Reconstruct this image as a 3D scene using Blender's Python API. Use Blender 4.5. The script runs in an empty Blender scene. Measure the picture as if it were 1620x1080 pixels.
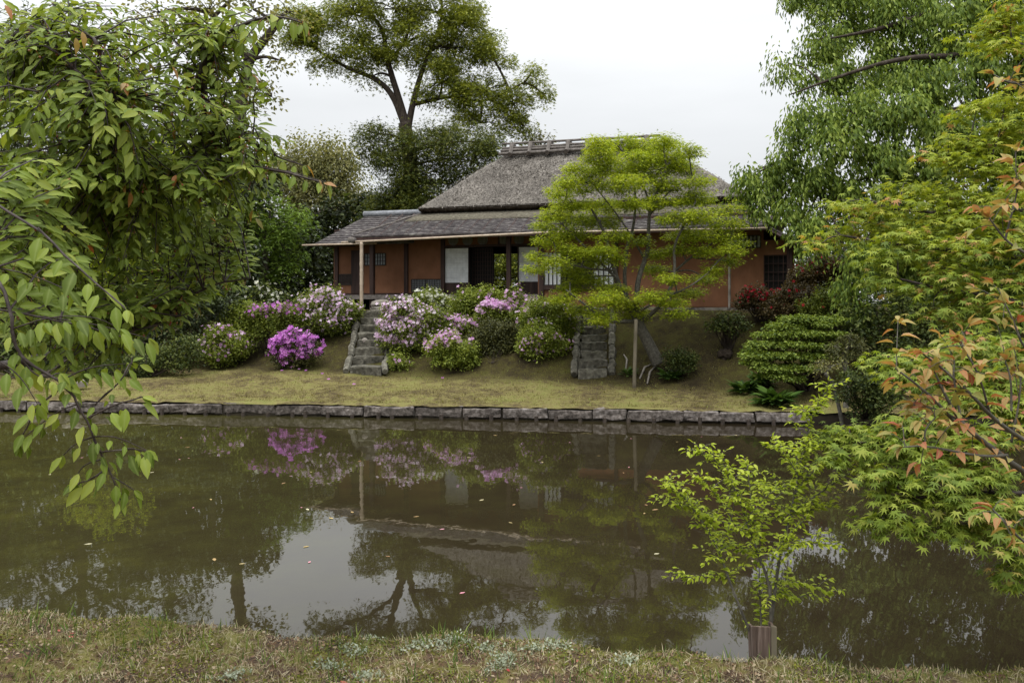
import bpy, math, random
import numpy as np
from mathutils import Vector, noise as mnoise
R = math.radians
rng = np.random.default_rng(7)
random.seed(7)
scene = bpy.context.scene
C = scene.collection

# ------------------------------------------------------------ camera, sky, sun, exposure
F, CX, HY, H = 1260.0, 810.0, 480.0, 2.4
cam_d = bpy.data.cameras.new('camera'); cam = bpy.data.objects.new('camera', cam_d); C.objects.link(cam)
cam.location = (0, 0, H); cam.rotation_euler = (R(90), 0, 0)
cam_d.sensor_width = 36; cam_d.lens = 28; cam_d.shift_y = -60 / 1620; cam_d.clip_start = .05; cam_d.clip_end = 2000
scene.camera = cam

SUN_EL, SUN_AZ = 62, 215
world = bpy.data.worlds.new('World'); scene.world = world; world.use_nodes = True
nt = world.node_tree; nt.nodes.clear()
def WN(t, **k):
    n = nt.nodes.new(t)
    for a, b in k.items(): setattr(n, a, b)
    return n
out = WN('ShaderNodeOutputWorld')
sky = WN('ShaderNodeTexSky', sky_type='NISHITA', sun_disc=False, sun_elevation=R(SUN_EL), sun_rotation=R(SUN_AZ))
bg1 = WN('ShaderNodeBackground'); bg1.inputs[1].default_value = .1
nt.links.new(sky.outputs[0], bg1.inputs[0])
tc = WN('ShaderNodeTexCoord'); sep = WN('ShaderNodeSeparateXYZ'); nt.links.new(tc.outputs['Generated'], sep.inputs[0])
# overcast cloud cover: luminance climbs smoothly from the horizon to the zenith
mx = WN('ShaderNodeMath', operation='MAXIMUM'); nt.links.new(sep.outputs[2], mx.inputs[0]); mx.inputs[1].default_value = 0
sq = WN('ShaderNodeMath', operation='MULTIPLY'); nt.links.new(mx.outputs[0], sq.inputs[0]); nt.links.new(mx.outputs[0], sq.inputs[1])
ml = WN('ShaderNodeMath', operation='MULTIPLY_ADD'); nt.links.new(sq.outputs[0], ml.inputs[0]); ml.inputs[1].default_value = 3.0; ml.inputs[2].default_value = .84
mp = WN('ShaderNodeMapping'); mp.inputs['Scale'].default_value = (1.2, 1.2, 5.5); nt.links.new(tc.outputs['Generated'], mp.inputs[0])
nz = WN('ShaderNodeTexNoise'); nz.inputs['Scale'].default_value = 1.6; nz.inputs['Detail'].default_value = 5; nt.links.new(mp.outputs[0], nz.inputs[0])
mr = WN('ShaderNodeMapRange'); mr.inputs[1].default_value = .3; mr.inputs[2].default_value = .7; mr.inputs[3].default_value = .9; mr.inputs[4].default_value = 1.06
nt.links.new(nz.outputs[0], mr.inputs[0])
mm = WN('ShaderNodeMath', operation='MULTIPLY'); nt.links.new(ml.outputs[0], mm.inputs[0]); nt.links.new(mr.outputs[0], mm.inputs[1])
bg2 = WN('ShaderNodeBackground'); bg2.inputs[0].default_value = (.965, .985, 1.0, 1); nt.links.new(mm.outputs[0], bg2.inputs[1])
mix = WN('ShaderNodeMixShader'); mix.inputs[0].default_value = .93
nt.links.new(bg1.outputs[0], mix.inputs[1]); nt.links.new(bg2.outputs[0], mix.inputs[2]); nt.links.new(mix.outputs[0], out.inputs[0])

sun_d = bpy.data.lights.new('sun', 'SUN'); sun_d.energy = 1.5; sun_d.angle = R(25); sun_d.color = (1, .96, .9)
sun = bpy.data.objects.new('sun', sun_d); C.objects.link(sun)
_el, _az = R(SUN_EL), R(SUN_AZ)
_d = Vector((math.sin(_az) * math.cos(_el), math.cos(_az) * math.cos(_el), math.sin(_el)))
sun.rotation_euler = _d.to_track_quat('Z', 'Y').to_euler()
scene.view_settings.view_transform = 'Standard'; scene.view_settings.look = 'None'
scene.view_settings.exposure = 0.0; scene.view_settings.gamma = 1; scene.view_settings.use_curve_mapping = False
scene.render.engine = 'CYCLES'
cy = scene.cycles
cy.use_denoising = True; cy.max_bounces = 7; cy.diffuse_bounces = 4; cy.glossy_bounces = 3; cy.transmission_bounces = 3
cy.transparent_max_bounces = 4; cy.caustics_reflective = False; cy.caustics_refractive = False
cy.sample_clamp_indirect = 4

# ------------------------------------------------------------ helpers
def P(px, py, Y):
    return np.array([(px - CX) / F * Y, Y, H - (py - HY) / F * Y])

def V(*a): return np.array(a, float)
def norm(a):
    a = np.asarray(a, float); n = np.linalg.norm(a, axis=-1, keepdims=True); return a / np.maximum(n, 1e-9)

class MB:
    def __init__(s): s.v = []; s.f = []; s.n = 0
    def add(s, v, f):
        v = np.asarray(v, float).reshape(-1, 3); s.v.append(v)
        s.f += [tuple(i + s.n for i in q) for q in f]; s.n += len(v)
    def box(s, c, size, U=None, W=None, jit=0):
        U = V(1, 0, 0) if U is None else norm(U); Z = V(0, 0, 1) if W is None else norm(W); Vv = np.cross(Z, U)
        h = np.asarray(size, float) / 2; vs = []
        for z in (-1, 1):
            for y in (-1, 1):
                for x in (-1, 1):
                    p = np.asarray(c) + U * x * h[0] + Vv * y * h[1] + Z * z * h[2]
                    if jit: p = p + rng.normal(0, jit, 3)
                    vs.append(p)
        s.add(vs, [(0, 2, 3, 1), (4, 5, 7, 6), (0, 1, 5, 4), (2, 6, 7, 3), (0, 4, 6, 2), (1, 3, 7, 5)])
    def hull(s, a, b):            # two rings of equal count -> closed prism
        n = len(a); s.add(list(a) + list(b), [tuple(range(n))[::-1], tuple(range(n, 2 * n))] + [(i, (i + 1) % n, n + (i + 1) % n, n + i) for i in range(n)])
    def tube(s, pts, rad, sides=6, cap=True):
        pts = np.asarray(pts, float); n = len(pts)
        rad = np.full(n, rad, float) if np.isscalar(rad) else np.asarray(rad, float)
        T = norm(np.gradient(pts, axis=0)); ref = V(0, 0, 1) if abs(T[0][2]) < .9 else V(1, 0, 0)
        u = norm(np.cross(T[0], ref)); vs = []
        for i in range(n):
            u = norm(u - T[i] * np.dot(u, T[i])); w = np.cross(T[i], u)
            for k in range(sides):
                a = 2 * math.pi * k / sides
                vs.append(pts[i] + rad[i] * (math.cos(a) * u + math.sin(a) * w))
        fs = [(i * sides + k, i * sides + (k + 1) % sides, (i + 1) * sides + (k + 1) % sides, (i + 1) * sides + k) for i in range(n - 1) for k in range(sides)]
        if cap: fs += [tuple(range(sides))[::-1], tuple(range((n - 1) * sides, n * sides))]
        s.add(vs, fs)
    def build(s, name, mat, parent=None, smooth=False, **kw):
        return obj(name, np.concatenate(s.v) if s.v else np.zeros((0, 3)), s.f, mat, parent, smooth, **kw)

def _root(o):
    while o.parent: o = o.parent
    return o
def tag(o, label=None, cat=None, group=None, kind=None):
    if label: o['label'] = label
    if cat: o['category'] = cat
    if group: o['group'] = group
    if kind: o['kind'] = kind
    return o
def obj(name, v, f, mat, parent=None, smooth=False, **kw):
    me = bpy.data.meshes.new(name); v = np.asarray(v, float)
    if parent is not None: v = v - np.array(_root(parent).location)
    if isinstance(f, np.ndarray):
        k = f.shape[1]; m = len(f)
        me.vertices.add(len(v)); me.vertices.foreach_set('co', v.astype(np.float32).ravel())
        me.loops.add(m * k); me.loops.foreach_set('vertex_index', f.astype(np.int32).ravel())
        me.polygons.add(m); me.polygons.foreach_set('loop_start', np.arange(0, m * k, k, dtype=np.int32))
        me.update(calc_edges=True)
    else:
        me.from_pydata([tuple(p) for p in v], [], f); me.update()
    if smooth: me.polygons.foreach_set('use_smooth', [True] * len(me.polygons))
    me.materials.append(mat)
    o = bpy.data.objects.new(name, me); C.objects.link(o)
    if parent is not None: o.parent = parent
    tag(o, **kw); return o
def thing(name, label, cat, loc, group=None):
    o = bpy.data.objects.new(name, None); C.objects.link(o); o.location = tuple(float(x) for x in loc)
    o.empty_display_size = .2
    return tag(o, label, cat, group)

# ------------------------------------------------------------ materials
def mat_base(name):
    m = bpy.data.materials.new(name); m.use_nodes = True; t = m.node_tree; b = t.nodes['Principled BSDF']
    return m, t, b
def ramp(t, src, stops):
    r = t.nodes.new('ShaderNodeValToRGB'); e = r.color_ramp.elements
    while len(e) > 1: e.remove(e[-1])
    for i, (p, c) in enumerate(stops):
        x = e[0] if i == 0 else e.new(p)
        x.position = p; x.color = (*c, 1)
    t.links.new(src, r.inputs[0]); return r
def noise_n(t, scale, detail=4, rough=.55, vec=None, sc=None):
    n = t.nodes.new('ShaderNodeTexNoise'); n.inputs['Scale'].default_value = scale; n.inputs['Detail'].default_value = detail; n.inputs['Roughness'].default_value = rough
    if vec is None:
        g = t.nodes.new('ShaderNodeNewGeometry'); vec = g.outputs['Position']
    if sc is not None:
        mpg = t.nodes.new('ShaderNodeMapping'); mpg.inputs['Scale'].default_value = sc; t.links.new(vec, mpg.inputs[0]); vec = mpg.outputs[0]
    t.links.new(vec, n.inputs['Vector']); return n
def bump(t, b, src, strength, dist=.02):
    n = t.nodes.new('ShaderNodeBump'); n.inputs['Strength'].default_value = strength; n.inputs['Distance'].default_value = dist
    t.links.new(src, n.inputs['Height']); t.links.new(n.outputs[0], b.inputs['Normal']); return n
def rough_mat(name, stops, scale=8, rough=.9, bmp=.5, bdist=.01, sc=None, detail=6, island=0.0, macro=0.0, mscale=.9):
    m, t, b = mat_base(name); n = noise_n(t, scale, detail, .6, sc=sc)
    src = n.outputs[0]
    if island:
        g = t.nodes.new('ShaderNodeNewGeometry'); oi = t.nodes.new('ShaderNodeObjectInfo')
        a = t.nodes.new('ShaderNodeMath'); a.operation = 'ADD'; t.links.new(g.outputs['Random Per Island'], a.inputs[0]); t.links.new(oi.outputs['Random'], a.inputs[1])
        fr = t.nodes.new('ShaderNodeMath'); fr.operation = 'FRACT'; t.links.new(a.outputs[0], fr.inputs[0])
        ma = t.nodes.new('ShaderNodeMath'); ma.operation = 'MULTIPLY_ADD'; t.links.new(fr.outputs[0], ma.inputs[0]); ma.inputs[1].default_value = island
        su = t.nodes.new('ShaderNodeMath'); su.operation = 'SUBTRACT'; t.links.new(n.outputs[0], su.inputs[0]); su.inputs[1].default_value = island / 2
        t.links.new(su.outputs[0], ma.inputs[2]); src = ma.outputs[0]
    r = ramp(t, src, stops); col = r.outputs[0]
    if macro:
        n2 = noise_n(t, mscale, 7, .7, sc=(1, 1, .45)); mr_ = t.nodes.new('ShaderNodeMapRange'); mr_.inputs[1].default_value = .35; mr_.inputs[2].default_value = .65; mr_.inputs[3].default_value = 1 - macro; mr_.inputs[4].default_value = 1 + macro * .6
        t.links.new(n2.outputs[0], mr_.inputs[0]); vm = t.nodes.new('ShaderNodeVectorMath'); vm.operation = 'SCALE'; t.links.new(col, vm.inputs[0]); t.links.new(mr_.outputs[0], vm.inputs['Scale']); col = vm.outputs[0]
    t.links.new(col, b.inputs['Base Color'])
    b.inputs['Roughness'].default_value = rough; b.inputs['Specular IOR Level'].default_value = .25
    if bmp: bump(t, b, n.outputs[0], bmp, bdist)
    return m
def leaf_mat(name, stops, trans=.35, rough=.5, spec=.35, clump=.35, cscale=1.2, tint=(1.25, 1.2, .6), veins=False):
    m, t, b = mat_base(name)
    g = t.nodes.new('ShaderNodeNewGeometry'); oi = t.nodes.new('ShaderNodeObjectInfo')
    a = t.nodes.new('ShaderNodeMath'); a.operation = 'ADD'; t.links.new(g.outputs['Random Per Island'], a.inputs[0]); t.links.new(oi.outputs['Random'], a.inputs[1])
    fr = t.nodes.new('ShaderNodeMath'); fr.operation = 'FRACT'; t.links.new(a.outputs[0], fr.inputs[0])
    n = noise_n(t, cscale, 3, .6)
    ma = t.nodes.new('ShaderNodeMath'); ma.operation = 'MULTIPLY_ADD'; t.links.new(n.outputs[0], ma.inputs[0]); ma.inputs[1].default_value = clump * 3; ma.inputs[2].default_value = -clump * 1.5
    ad = t.nodes.new('ShaderNodeMath'); ad.operation = 'ADD'; t.links.new(fr.outputs[0], ad.inputs[0]); t.links.new(ma.outputs[0], ad.inputs[1])
    r = ramp(t, ad.outputs[0], stops); col = r.outputs[0]
    if veins:
        at = t.nodes.new('ShaderNodeAttribute'); at.attribute_name = 'rib'; pw = t.nodes.new('ShaderNodeMath'); pw.operation = 'POWER'; t.links.new(at.outputs['Fac'], pw.inputs[0]); pw.inputs[1].default_value = 4
        pm = t.nodes.new('ShaderNodeMath'); pm.operation = 'MULTIPLY'; t.links.new(pw.outputs[0], pm.inputs[0]); pm.inputs[1].default_value = .45
        rm = t.nodes.new('ShaderNodeMix'); rm.data_type = 'RGBA'; t.links.new(pm.outputs[0], rm.inputs[0]); t.links.new(col, rm.inputs[6]); rm.inputs[7].default_value = (.3, .36, .12, 1); col = rm.outputs[2]
    t.links.new(col, b.inputs['Base Color']); b.inputs['Roughness'].default_value = rough; b.inputs['Specular IOR Level'].default_value = spec
    tr = t.nodes.new('ShaderNodeBsdfTranslucent'); mu = t.nodes.new('ShaderNodeMix'); mu.data_type = 'RGBA'; mu.blend_type = 'MULTIPLY'; mu.inputs[0].default_value = 1
    t.links.new(col, mu.inputs[6]); mu.inputs[7].default_value = (*tint, 1); t.links.new(mu.outputs[2], tr.inputs[0])
    ms = t.nodes.new('ShaderNodeMixShader'); ms.inputs[0].default_value = trans
    t.links.new(b.outputs[0], ms.inputs[1]); t.links.new(tr.outputs[0], ms.inputs[2])
    t.links.new(ms.outputs[0], t.nodes['Material Output'].inputs[0])
    return m
def flat_mat(name, c, rough=.8, spec=.3):
    m, t, b = mat_base(name); n = noise_n(t, 6, 5)
    r = ramp(t, n.outputs[0], [(.3, tuple(x * .85 for x in c)), (.7, tuple(min(1, x * 1.12) for x in c))]); t.links.new(r.outputs[0], b.inputs['Base Color'])
    b.inputs['Roughness'].default_value = rough; b.inputs['Specular IOR Level'].default_value = spec
    bump(t, b, n.outputs[0], .15, .004); return m

M = {}
M['bark'] = rough_mat('dark_bark', [(.3, (.025, .019, .014)), (.55, (.06, .046, .036)), (.75, (.12, .1, .085))], 14, .9, .8, .02, sc=(1, 1, .35))
M['cherry_bark'] = rough_mat('cherry_bark', [(.3, (.02, .014, .012)), (.55, (.045, .032, .028)), (.75, (.11, .095, .09))], 25, .6, .7, .004)
M['grey_bark'] = rough_mat('grey_bark', [(.3, (.05, .045, .035)), (.6, (.13, .12, .1)), (.8, (.24, .23, .2))], 18, .9, .7, .01)
M['thatch'] = rough_mat('thatch', [(.3, (.065, .057, .049)), (.46, (.14, .125, .108)), (.56, (.2, .18, .157)), (.7, (.3, .275, .24))], 16, 1, 1, .04, sc=(1, 1, 1.3), detail=10, macro=.28, mscale=1.1)
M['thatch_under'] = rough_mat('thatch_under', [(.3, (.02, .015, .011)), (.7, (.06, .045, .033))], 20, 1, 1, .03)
M['shingle'] = rough_mat('shingle', [(.32, (.03, .026, .027)), (.48, (.078, .068, .068)), (.58, (.12, .108, .103)), (.7, (.24, .23, .21))], 6, .95, 1, .03, sc=(1, 1, 4), detail=10, macro=.35, mscale=1.3)
M['shingle_moss'] = rough_mat('shingle_edge', [(.3, (.06, .052, .04)), (.55, (.125, .112, .082)), (.8, (.2, .185, .14))], 12, 1, 1, .03)
M['clay'] = rough_mat('orange_clay_wall', [(.3, (.19, .088, .046)), (.55, (.235, .11, .06)), (.8, (.27, .135, .078))], 1.5, .95, .25, .01, macro=.22, mscale=1.4)
M['wood'] = rough_mat('dark_wood', [(.3, (.022, .012, .01)), (.6, (.055, .03, .024)), (.8, (.1, .062, .05))], 9, .6, .4, .004, sc=(1, 1, .12))
M['wood_grey'] = rough_mat('weathered_wood', [(.3, (.08, .07, .062)), (.6, (.17, .15, .135)), (.8, (.28, .26, .24))], 11, .85, .6, .008)
M['bamboo'] = rough_mat('bamboo', [(.3, (.33, .25, .18)), (.6, (.46, .37, .28)), (.8, (.55, .46, .36))], 7, .55, .1, .003)
M['paper'] = flat_mat('white_paper', (.8, .82, .84), .9, .1)
M['black'] = flat_mat('black_panel_and_shade', (.012, .01, .009), .8)  # for dark panels, and for shade put into room and underfloor colour
M['grid'] = flat_mat('dark_lattice', (.03, .024, .02), .6)
M['greygrid'] = flat_mat('grey_paper', (.28, .3, .31), .9)
M['seam'] = flat_mat('paper_seam', (.6, .62, .64), .9, .1)
M['tile'] = rough_mat('grey_tile', [(.3, (.12, .125, .135)), (.6, (.24, .25, .27)), (.8, (.33, .35, .37))], 9, .5, .3, .006)
M['stone'] = rough_mat('edge_stone', [(.28, (.035, .029, .024)), (.45, (.105, .089, .077)), (.58, (.19, .165, .148)), (.75, (.33, .3, .28))], 12, .95, 1, .03, detail=8, island=.16, macro=.35, mscale=2.2)
M['stepstone'] = rough_mat('step_stone', [(.3, (.035, .033, .024)), (.5, (.1, .092, .072)), (.65, (.17, .16, .125)), (.82, (.3, .29, .24))], 9, .95, 1, .03, detail=8, island=.15)
M['rock'] = rough_mat('pale_rock', [(.3, (.16, .14, .12)), (.6, (.3, .27, .235)), (.8, (.4, .37, .33))], 6, .95, .8, .02)
M['pile'] = rough_mat('wet_pile', [(.3, (.02, .016, .012)), (.7, (.08, .062, .05))], 15, .7, .6, .01)
M['guard'] = rough_mat('guard_board', [(.3, (.05, .035, .027)), (.52, (.13, .092, .074)), (.7, (.22, .175, .15))], 60, .95, .8, .004, sc=(1, 1, .07))
M['pole'] = rough_mat('prop_pole', [(.3, (.09, .075, .05)), (.7, (.2, .175, .125))], 10, .8, .3, .005, sc=(1, 1, .2))

# ------------------------------------------------------------ terrain
def Yw(X): return 15.75 - .1137 * (X - 5.75)
def sm(t): t = np.clip(t, 0, 1); return t * t * (3 - 2 * t)
HO = V(-4.56, 26.0); HU = V(.958, -.287); HV = V(.287, .958)     # the house's own axes on the ground
def ground_z(X, Y):
    X = np.asarray(X, float); Y = np.asarray(Y, float)
    s = Y - Yw(X)
    sf = np.interp(X, [-14, -8, -4, 2, 5, 9], [7.5, 5.0, 4.3, 3.2, 2.6, 1.5])
    run = np.interp(X, [-14, -8, -4, 2, 5, 9], [5, 3.8, 3.4, 3.5, 3.4, 3.4])
    hill = sm((X + 16) / 8) * .9 + .1
    t = (s - sf) / run
    lawn = .25 + .07 * np.clip(s, 0, 4.5)
    z = lawn + (2.2 - lawn) * hill * (np.clip(t, 0, 1) * .35 + sm(t) * .65)
    z = z + .03 * np.sin(X * 1.3 + Y) * (t < 1.05) * (s > .8) + .02 * np.sin(X * 3.1 - Y * 2.3) * (s > .8) * (t < 1.05)
    z = np.where(s < .02, np.where(X > 5.6, .25 + (s - .02) * 1.2, -.6), z)
    return np.maximum(z, -.8)
def G(px, py, y0=14.0, y1=40.0):
    ys = np.linspace(y0, y1, 2600)
    X = (px - CX) / F * ys; Z = H - (py - HY) / F * ys
    hit = np.where(Z <= ground_z(X, ys))[0]
    Y = ys[hit[0]] if len(hit) else y1
    return V((px - CX) / F * Y, Y, float(ground_z((px - CX) / F * Y, Y)))

def grid_mesh(xs, fy, m):
    X = np.repeat(xs[:, None], m, 1); Y = fy(X, np.linspace(0, 1, m)[None, :].repeat(len(xs), 0))
    n = len(xs); idx = np.arange(n * m).reshape(n, m)
    f = np.stack([idx[:-1, :-1], idx[1:, :-1], idx[1:, 1:], idx[:-1, 1:]], -1).reshape(-1, 4)
    return X, Y, f

# ground far side (lawn + mossy slope + terrace)
def ground_mat():
    m, t, b = mat_base('lawn_and_moss')
    at = t.nodes.new('ShaderNodeAttribute'); at.attribute_name = 'slope'
    n1 = noise_n(t, .9, 5, .65); n2 = noise_n(t, 7, 6, .7); n3 = noise_n(t, 45, 4, .7)
    def mth(op, a, bb, c=None):
        x = t.nodes.new('ShaderNodeMath'); x.operation = op
        for i, q in enumerate((a, bb, c)):
            if q is None: continue
            if isinstance(q, (int, float)): x.inputs[i].default_value = q
            else: t.links.new(q, x.inputs[i])
        return x.outputs[0]
    mixv = mth('ADD', mth('MULTIPLY', n1.outputs[0], .42), mth('ADD', mth('MULTIPLY', n2.outputs[0], .36), mth('MULTIPLY', n3.outputs[0], .26)))
    lawn = ramp(t, mixv, [(.42, (.06, .044, .024)), (.49, (.125, .098, .045)), (.54, (.215, .188, .07)), (.6, (.18, .185, .055))])
    moss = ramp(t, mixv, [(.42, (.02, .016, .009)), (.49, (.042, .033, .016)), (.55, (.064, .055, .018)), (.61, (.082, .08, .022))])
    fac = mth('MULTIPLY_ADD', n1.outputs[0], .9, -.45)
    fac = t.nodes.new('ShaderNodeMath'); fac.operation = 'ADD'; fac.use_clamp = True
    t.links.new(at.outputs['Fac'], fac.inputs[0]); t.links.new(mth('MULTIPLY_ADD', n2.outputs[0], .8, -.4), fac.inputs[1])
    mx = t.nodes.new('ShaderNodeMix'); mx.data_type = 'RGBA'; t.links.new(fac.outputs[0], mx.inputs[0]); t.links.new(lawn.outputs[0], mx.inputs[6]); t.links.new(moss.outputs[0], mx.inputs[7])
    t.links.new(mx.outputs[2], b.inputs['Base Color']); b.inputs['Roughness'].default_value = 1; b.inputs['Specular IOR Level'].default_value = .1
    bump(t, b, mixv, 1, .12); return m
xs = np.concatenate([np.linspace(-400, -24, 12), np.linspace(-22, 16, 190), np.linspace(18, 400, 12)])
tt = np.concatenate([np.linspace(0, 14, 110), np.linspace(15, 30, 12), [60, 150, 500]])
X = np.repeat(xs[:, None], len(tt), 1); S = tt[None, :].repeat(len(xs), 0); Y = Yw(np.clip(X, -30, 30)) + S - .0
S2 = S.copy(); Z = ground_z(np.clip(X, -30, 30), np.minimum(Y + .03, 60) if False else Y + .03)
idx = np.arange(X.size).reshape(X.shape)
fc = np.stack([idx[:-1, :-1], idx[1:, :-1], idx[1:, 1:], idx[:-1, 1:]], -1).reshape(-1, 4)
Zt = Z + .012 * rng.normal(size=Z.shape) * (S < 14)
far = obj('lawn', np.stack([X, Y + .03, Zt], -1).reshape(-1, 3), fc, ground_mat(), smooth=True, kind='structure')
sf = np.interp(X, [-14, -8, -4, 2, 5, 9], [7.5, 5.0, 4.3, 3.2, 2.6, 1.5])
att = far.data.attributes.new('slope', 'FLOAT', 'POINT'); att.data.foreach_set('value', np.clip((S - sf + .9) / 1.2, 0, 1).astype(np.float32).ravel())

# pond bed walls under the water for the far side (earth face behind the stones) and right shore
mb = MB(); xs2 = np.linspace(-30, 30, 40)
a = [(x, Yw(x) + .06, .2) for x in xs2]; b_ = [(x, Yw(x) + .06, -.9) for x in xs2]
mb.add(a + b_, [(i, i + 1, 41 + i, 40 + i) for i in range(39)])
mb.build('bank_face', rough_mat('wet_earth', [(.3, (.012, .01, .007)), (.7, (.05, .04, .025))], 6), kind='structure')

# water
def water_mat():
    m, t, b = mat_base('pond_water')
    n1 = noise_n(t, .35, 4, .6); n2 = noise_n(t, 2.2, 6, .7)
    g = t.nodes.new('ShaderNodeNewGeometry'); se = t.nodes.new('ShaderNodeSeparateXYZ'); t.links.new(g.outputs['Position'], se.inputs[0])
    a = t.nodes.new('ShaderNodeMath'); a.operation = 'MULTIPLY_ADD'; t.links.new(se.outputs[0], a.inputs[0]); a.inputs[1].default_value = -.045; a.inputs[2].default_value = -.08
    s1 = t.nodes.new('ShaderNodeMath'); s1.operation = 'MULTIPLY_ADD'; t.links.new(n2.outputs[0], s1.inputs[0]); s1.inputs[1].default_value = .55; t.links.new(a.outputs[0], s1.inputs[2])
    s2 = t.nodes.new('ShaderNodeMath'); s2.operation = 'MULTIPLY_ADD'; t.links.new(n1.outputs[0], s2.inputs[0]); s2.inputs[1].default_value = .6; t.links.new(s1.outputs[0], s2.inputs[2])
    r = ramp(t, s2.outputs[0], [(.25, (.019, .014, .008)), (.5, (.027, .0215, .0105)), (.72, (.036, .032, .012)), (.95, (.058, .054, .014))])
    t.links.new(r.outputs[0], b.inputs['Base Color']); b.inputs['Roughness'].default_value = .015; b.inputs['IOR'].default_value = 1.52; b.inputs['Specular IOR Level'].default_value = .5
    w = noise_n(t, 3.2, 3, .5, sc=(1, .55, 1)); w2 = noise_n(t, .8, 2, .5)
    ad = t.nodes.new('ShaderNodeMath'); ad.operation = 'MULTIPLY_ADD'; t.links.new(w2.outputs[0], ad.inputs[0]); ad.inputs[1].default_value = 1.2; t.links.new(w.outputs[0], ad.inputs[2])
    bump(t, b, ad.outputs[0], .12, .012); return m
obj('water', [(-300, -60, 0), (300, -60, 0), (300, 17 + 20, 0), (-300, 37, 0)], [(0, 1, 2, 3)], water_mat(), kind='structure')

# near bank
def Ye(X): return np.interp(X, [-30, -6, -2.7, -2.0, -1.35, -.6, 0, .75, 1.15, 1.7, 2.3, 6, 30], [7, 4.6, 4.22, 4.16, 4.05, 3.95, 3.86, 3.74, 3.68, 3.66, 3.60, 3.4, 3.0])
def near_z(X, Y):
    d = Ye(X) - Y
    z = .8 + .02 * np.sin(X * 2.3 + 1) + .015 * np.sin(X * 5.1 + Y * 4) + .012 * np.sin(X * 11 - Y * 7)
    return np.where(d > .12, z, z - .9 * np.clip((.12 - d) / .32, 0, 1) ** 1.6)
xs = np.concatenate([np.linspace(-60, -6, 20), np.linspace(-5.8, 5.8, 260), np.linspace(6, 60, 20)])
tt = np.concatenate([[-.4, -.3], np.linspace(-.22, 1.6, 60), [2, 3, 5, 9, 20, 60]])
X = np.repeat(xs[:, None], len(tt), 1); Y = Ye(X) - tt[None, :]
idx = np.arange(X.size).reshape(X.shape); fc = np.stack([idx[:-1, :-1], idx[:-1, 1:], idx[1:, 1:], idx[1:, :-1]], -1).reshape(-1, 4)
Z = near_z(X, Y) + rng.normal(0, .003, X.shape)
obj('bank', np.stack([X, Y, Z], -1).reshape(-1, 3), fc, rough_mat('near_soil', [(.33, (.028, .018, .012)), (.45, (.08, .05, .032)), (.53, (.11, .09, .03)), (.62, (.14, .13, .035)), (.75, (.2, .17, .1))], 7, 1, 1, .03, detail=10), smooth=True, kind='structure')

# ------------------------------------------------------------ leaf templates
def tpl(v, f): return np.array(v, float), np.array(f, int)
def ovate(w=.27, fold=.12, droop=.25):
    st = [(0, 0), (.2, .66), (.48, 1.0), (.78, .6), (1, 0)]
    v = []; 
    for t_, ww in st: v.append((0, t_, -droop * t_ * t_))
    for sgn in (-1, 1):
        for t_, ww in st[1:4]: v.append((sgn * w * ww, t_ - .02, -droop * t_ * t_ + fold * ww * w * 2))
    f = []
    for k, o_ in ((0, 5), (1, 8)):
        q = [(0, 1, o_), (1, 2, o_ + 1), (1, o_ + 1, o_), (2, 3, o_ + 2), (2, o_ + 2, o_ + 1), (3, 4, o_ + 2)]
        f += q if k else [(a, c, b) for a, b, c in q]
    return tpl(v, f)
def star(n=7, droop=.25):
    L = {7: [.5, .82, .97, 1, .97, .82, .5], 5: [.62, .92, 1, .92, .62]}[n]; A = np.linspace(-118, 118, n)
    v = [(0, 0, 0)]; ring = []
    for i in range(n):
        a = R(A[i]); ring.append((L[i] * math.sin(a), L[i] * math.cos(a)))
        if i < n - 1:
            a2 = R((A[i] + A[i + 1]) / 2); ring.append((.33 * math.sin(a2), .33 * math.cos(a2)))
    # narrower bases: end notches near the stalk
    ring = [(-.12, -.1)] + ring + [(.12, -.1)]
    for x, y in ring: v.append((x, y + .0, -droop * (x * x + y * y)))
    f = [(0, i + 1, i) for i in range(1, len(ring))]
    return tpl(v, f)
T_OV = ovate(.22, .2, .2); T_OVN = ovate(.2, .1, .35); T_CONC = ovate(.25, .3, .5)
T_STAR = star(7); T_STAR5 = star(5, .3)
T_TRI = tpl([(0, 0, 0), (-.52, .72, -.05), (-.2, .38, .02), (0, 1, -.1), (.2, .38, .02), (.52, .72, -.05)], [(0, 2, 1), (2, 4, 3), (0, 5, 4)])
T_DIA = tpl([(0, 0, 0), (.3, .5, .06), (0, 1, -.08), (-.3, .5, .06)], [(0, 1, 2), (0, 2, 3)])
T_ELM = tpl([(0, 0, 0), (.21, .42, .08), (0, 1, -.25), (-.21, .42, .08)], [(0, 1, 2), (0, 2, 3)])
T_NARROW = tpl([(0, 0, 0), (.13, .5, .03), (0, 1, -.15), (-.13, .5, .03)], [(0, 1, 2), (0, 2, 3)])
_fl = [(0, 0, 0)]
for k in range(5):
    a = 2 * math.pi * k / 5
    for da, r_ in ((-.42, .75), (0, 1), (.42, .75)): _fl.append((r_ * math.cos(a + da), r_ * math.sin(a + da), .35 * r_))
T_FLOW = tpl(_fl, [x for k in range(5) for x in ((0, 1 + 3 * k, 2 + 3 * k), (0, 2 + 3 * k, 3 + 3 * k))])

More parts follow.
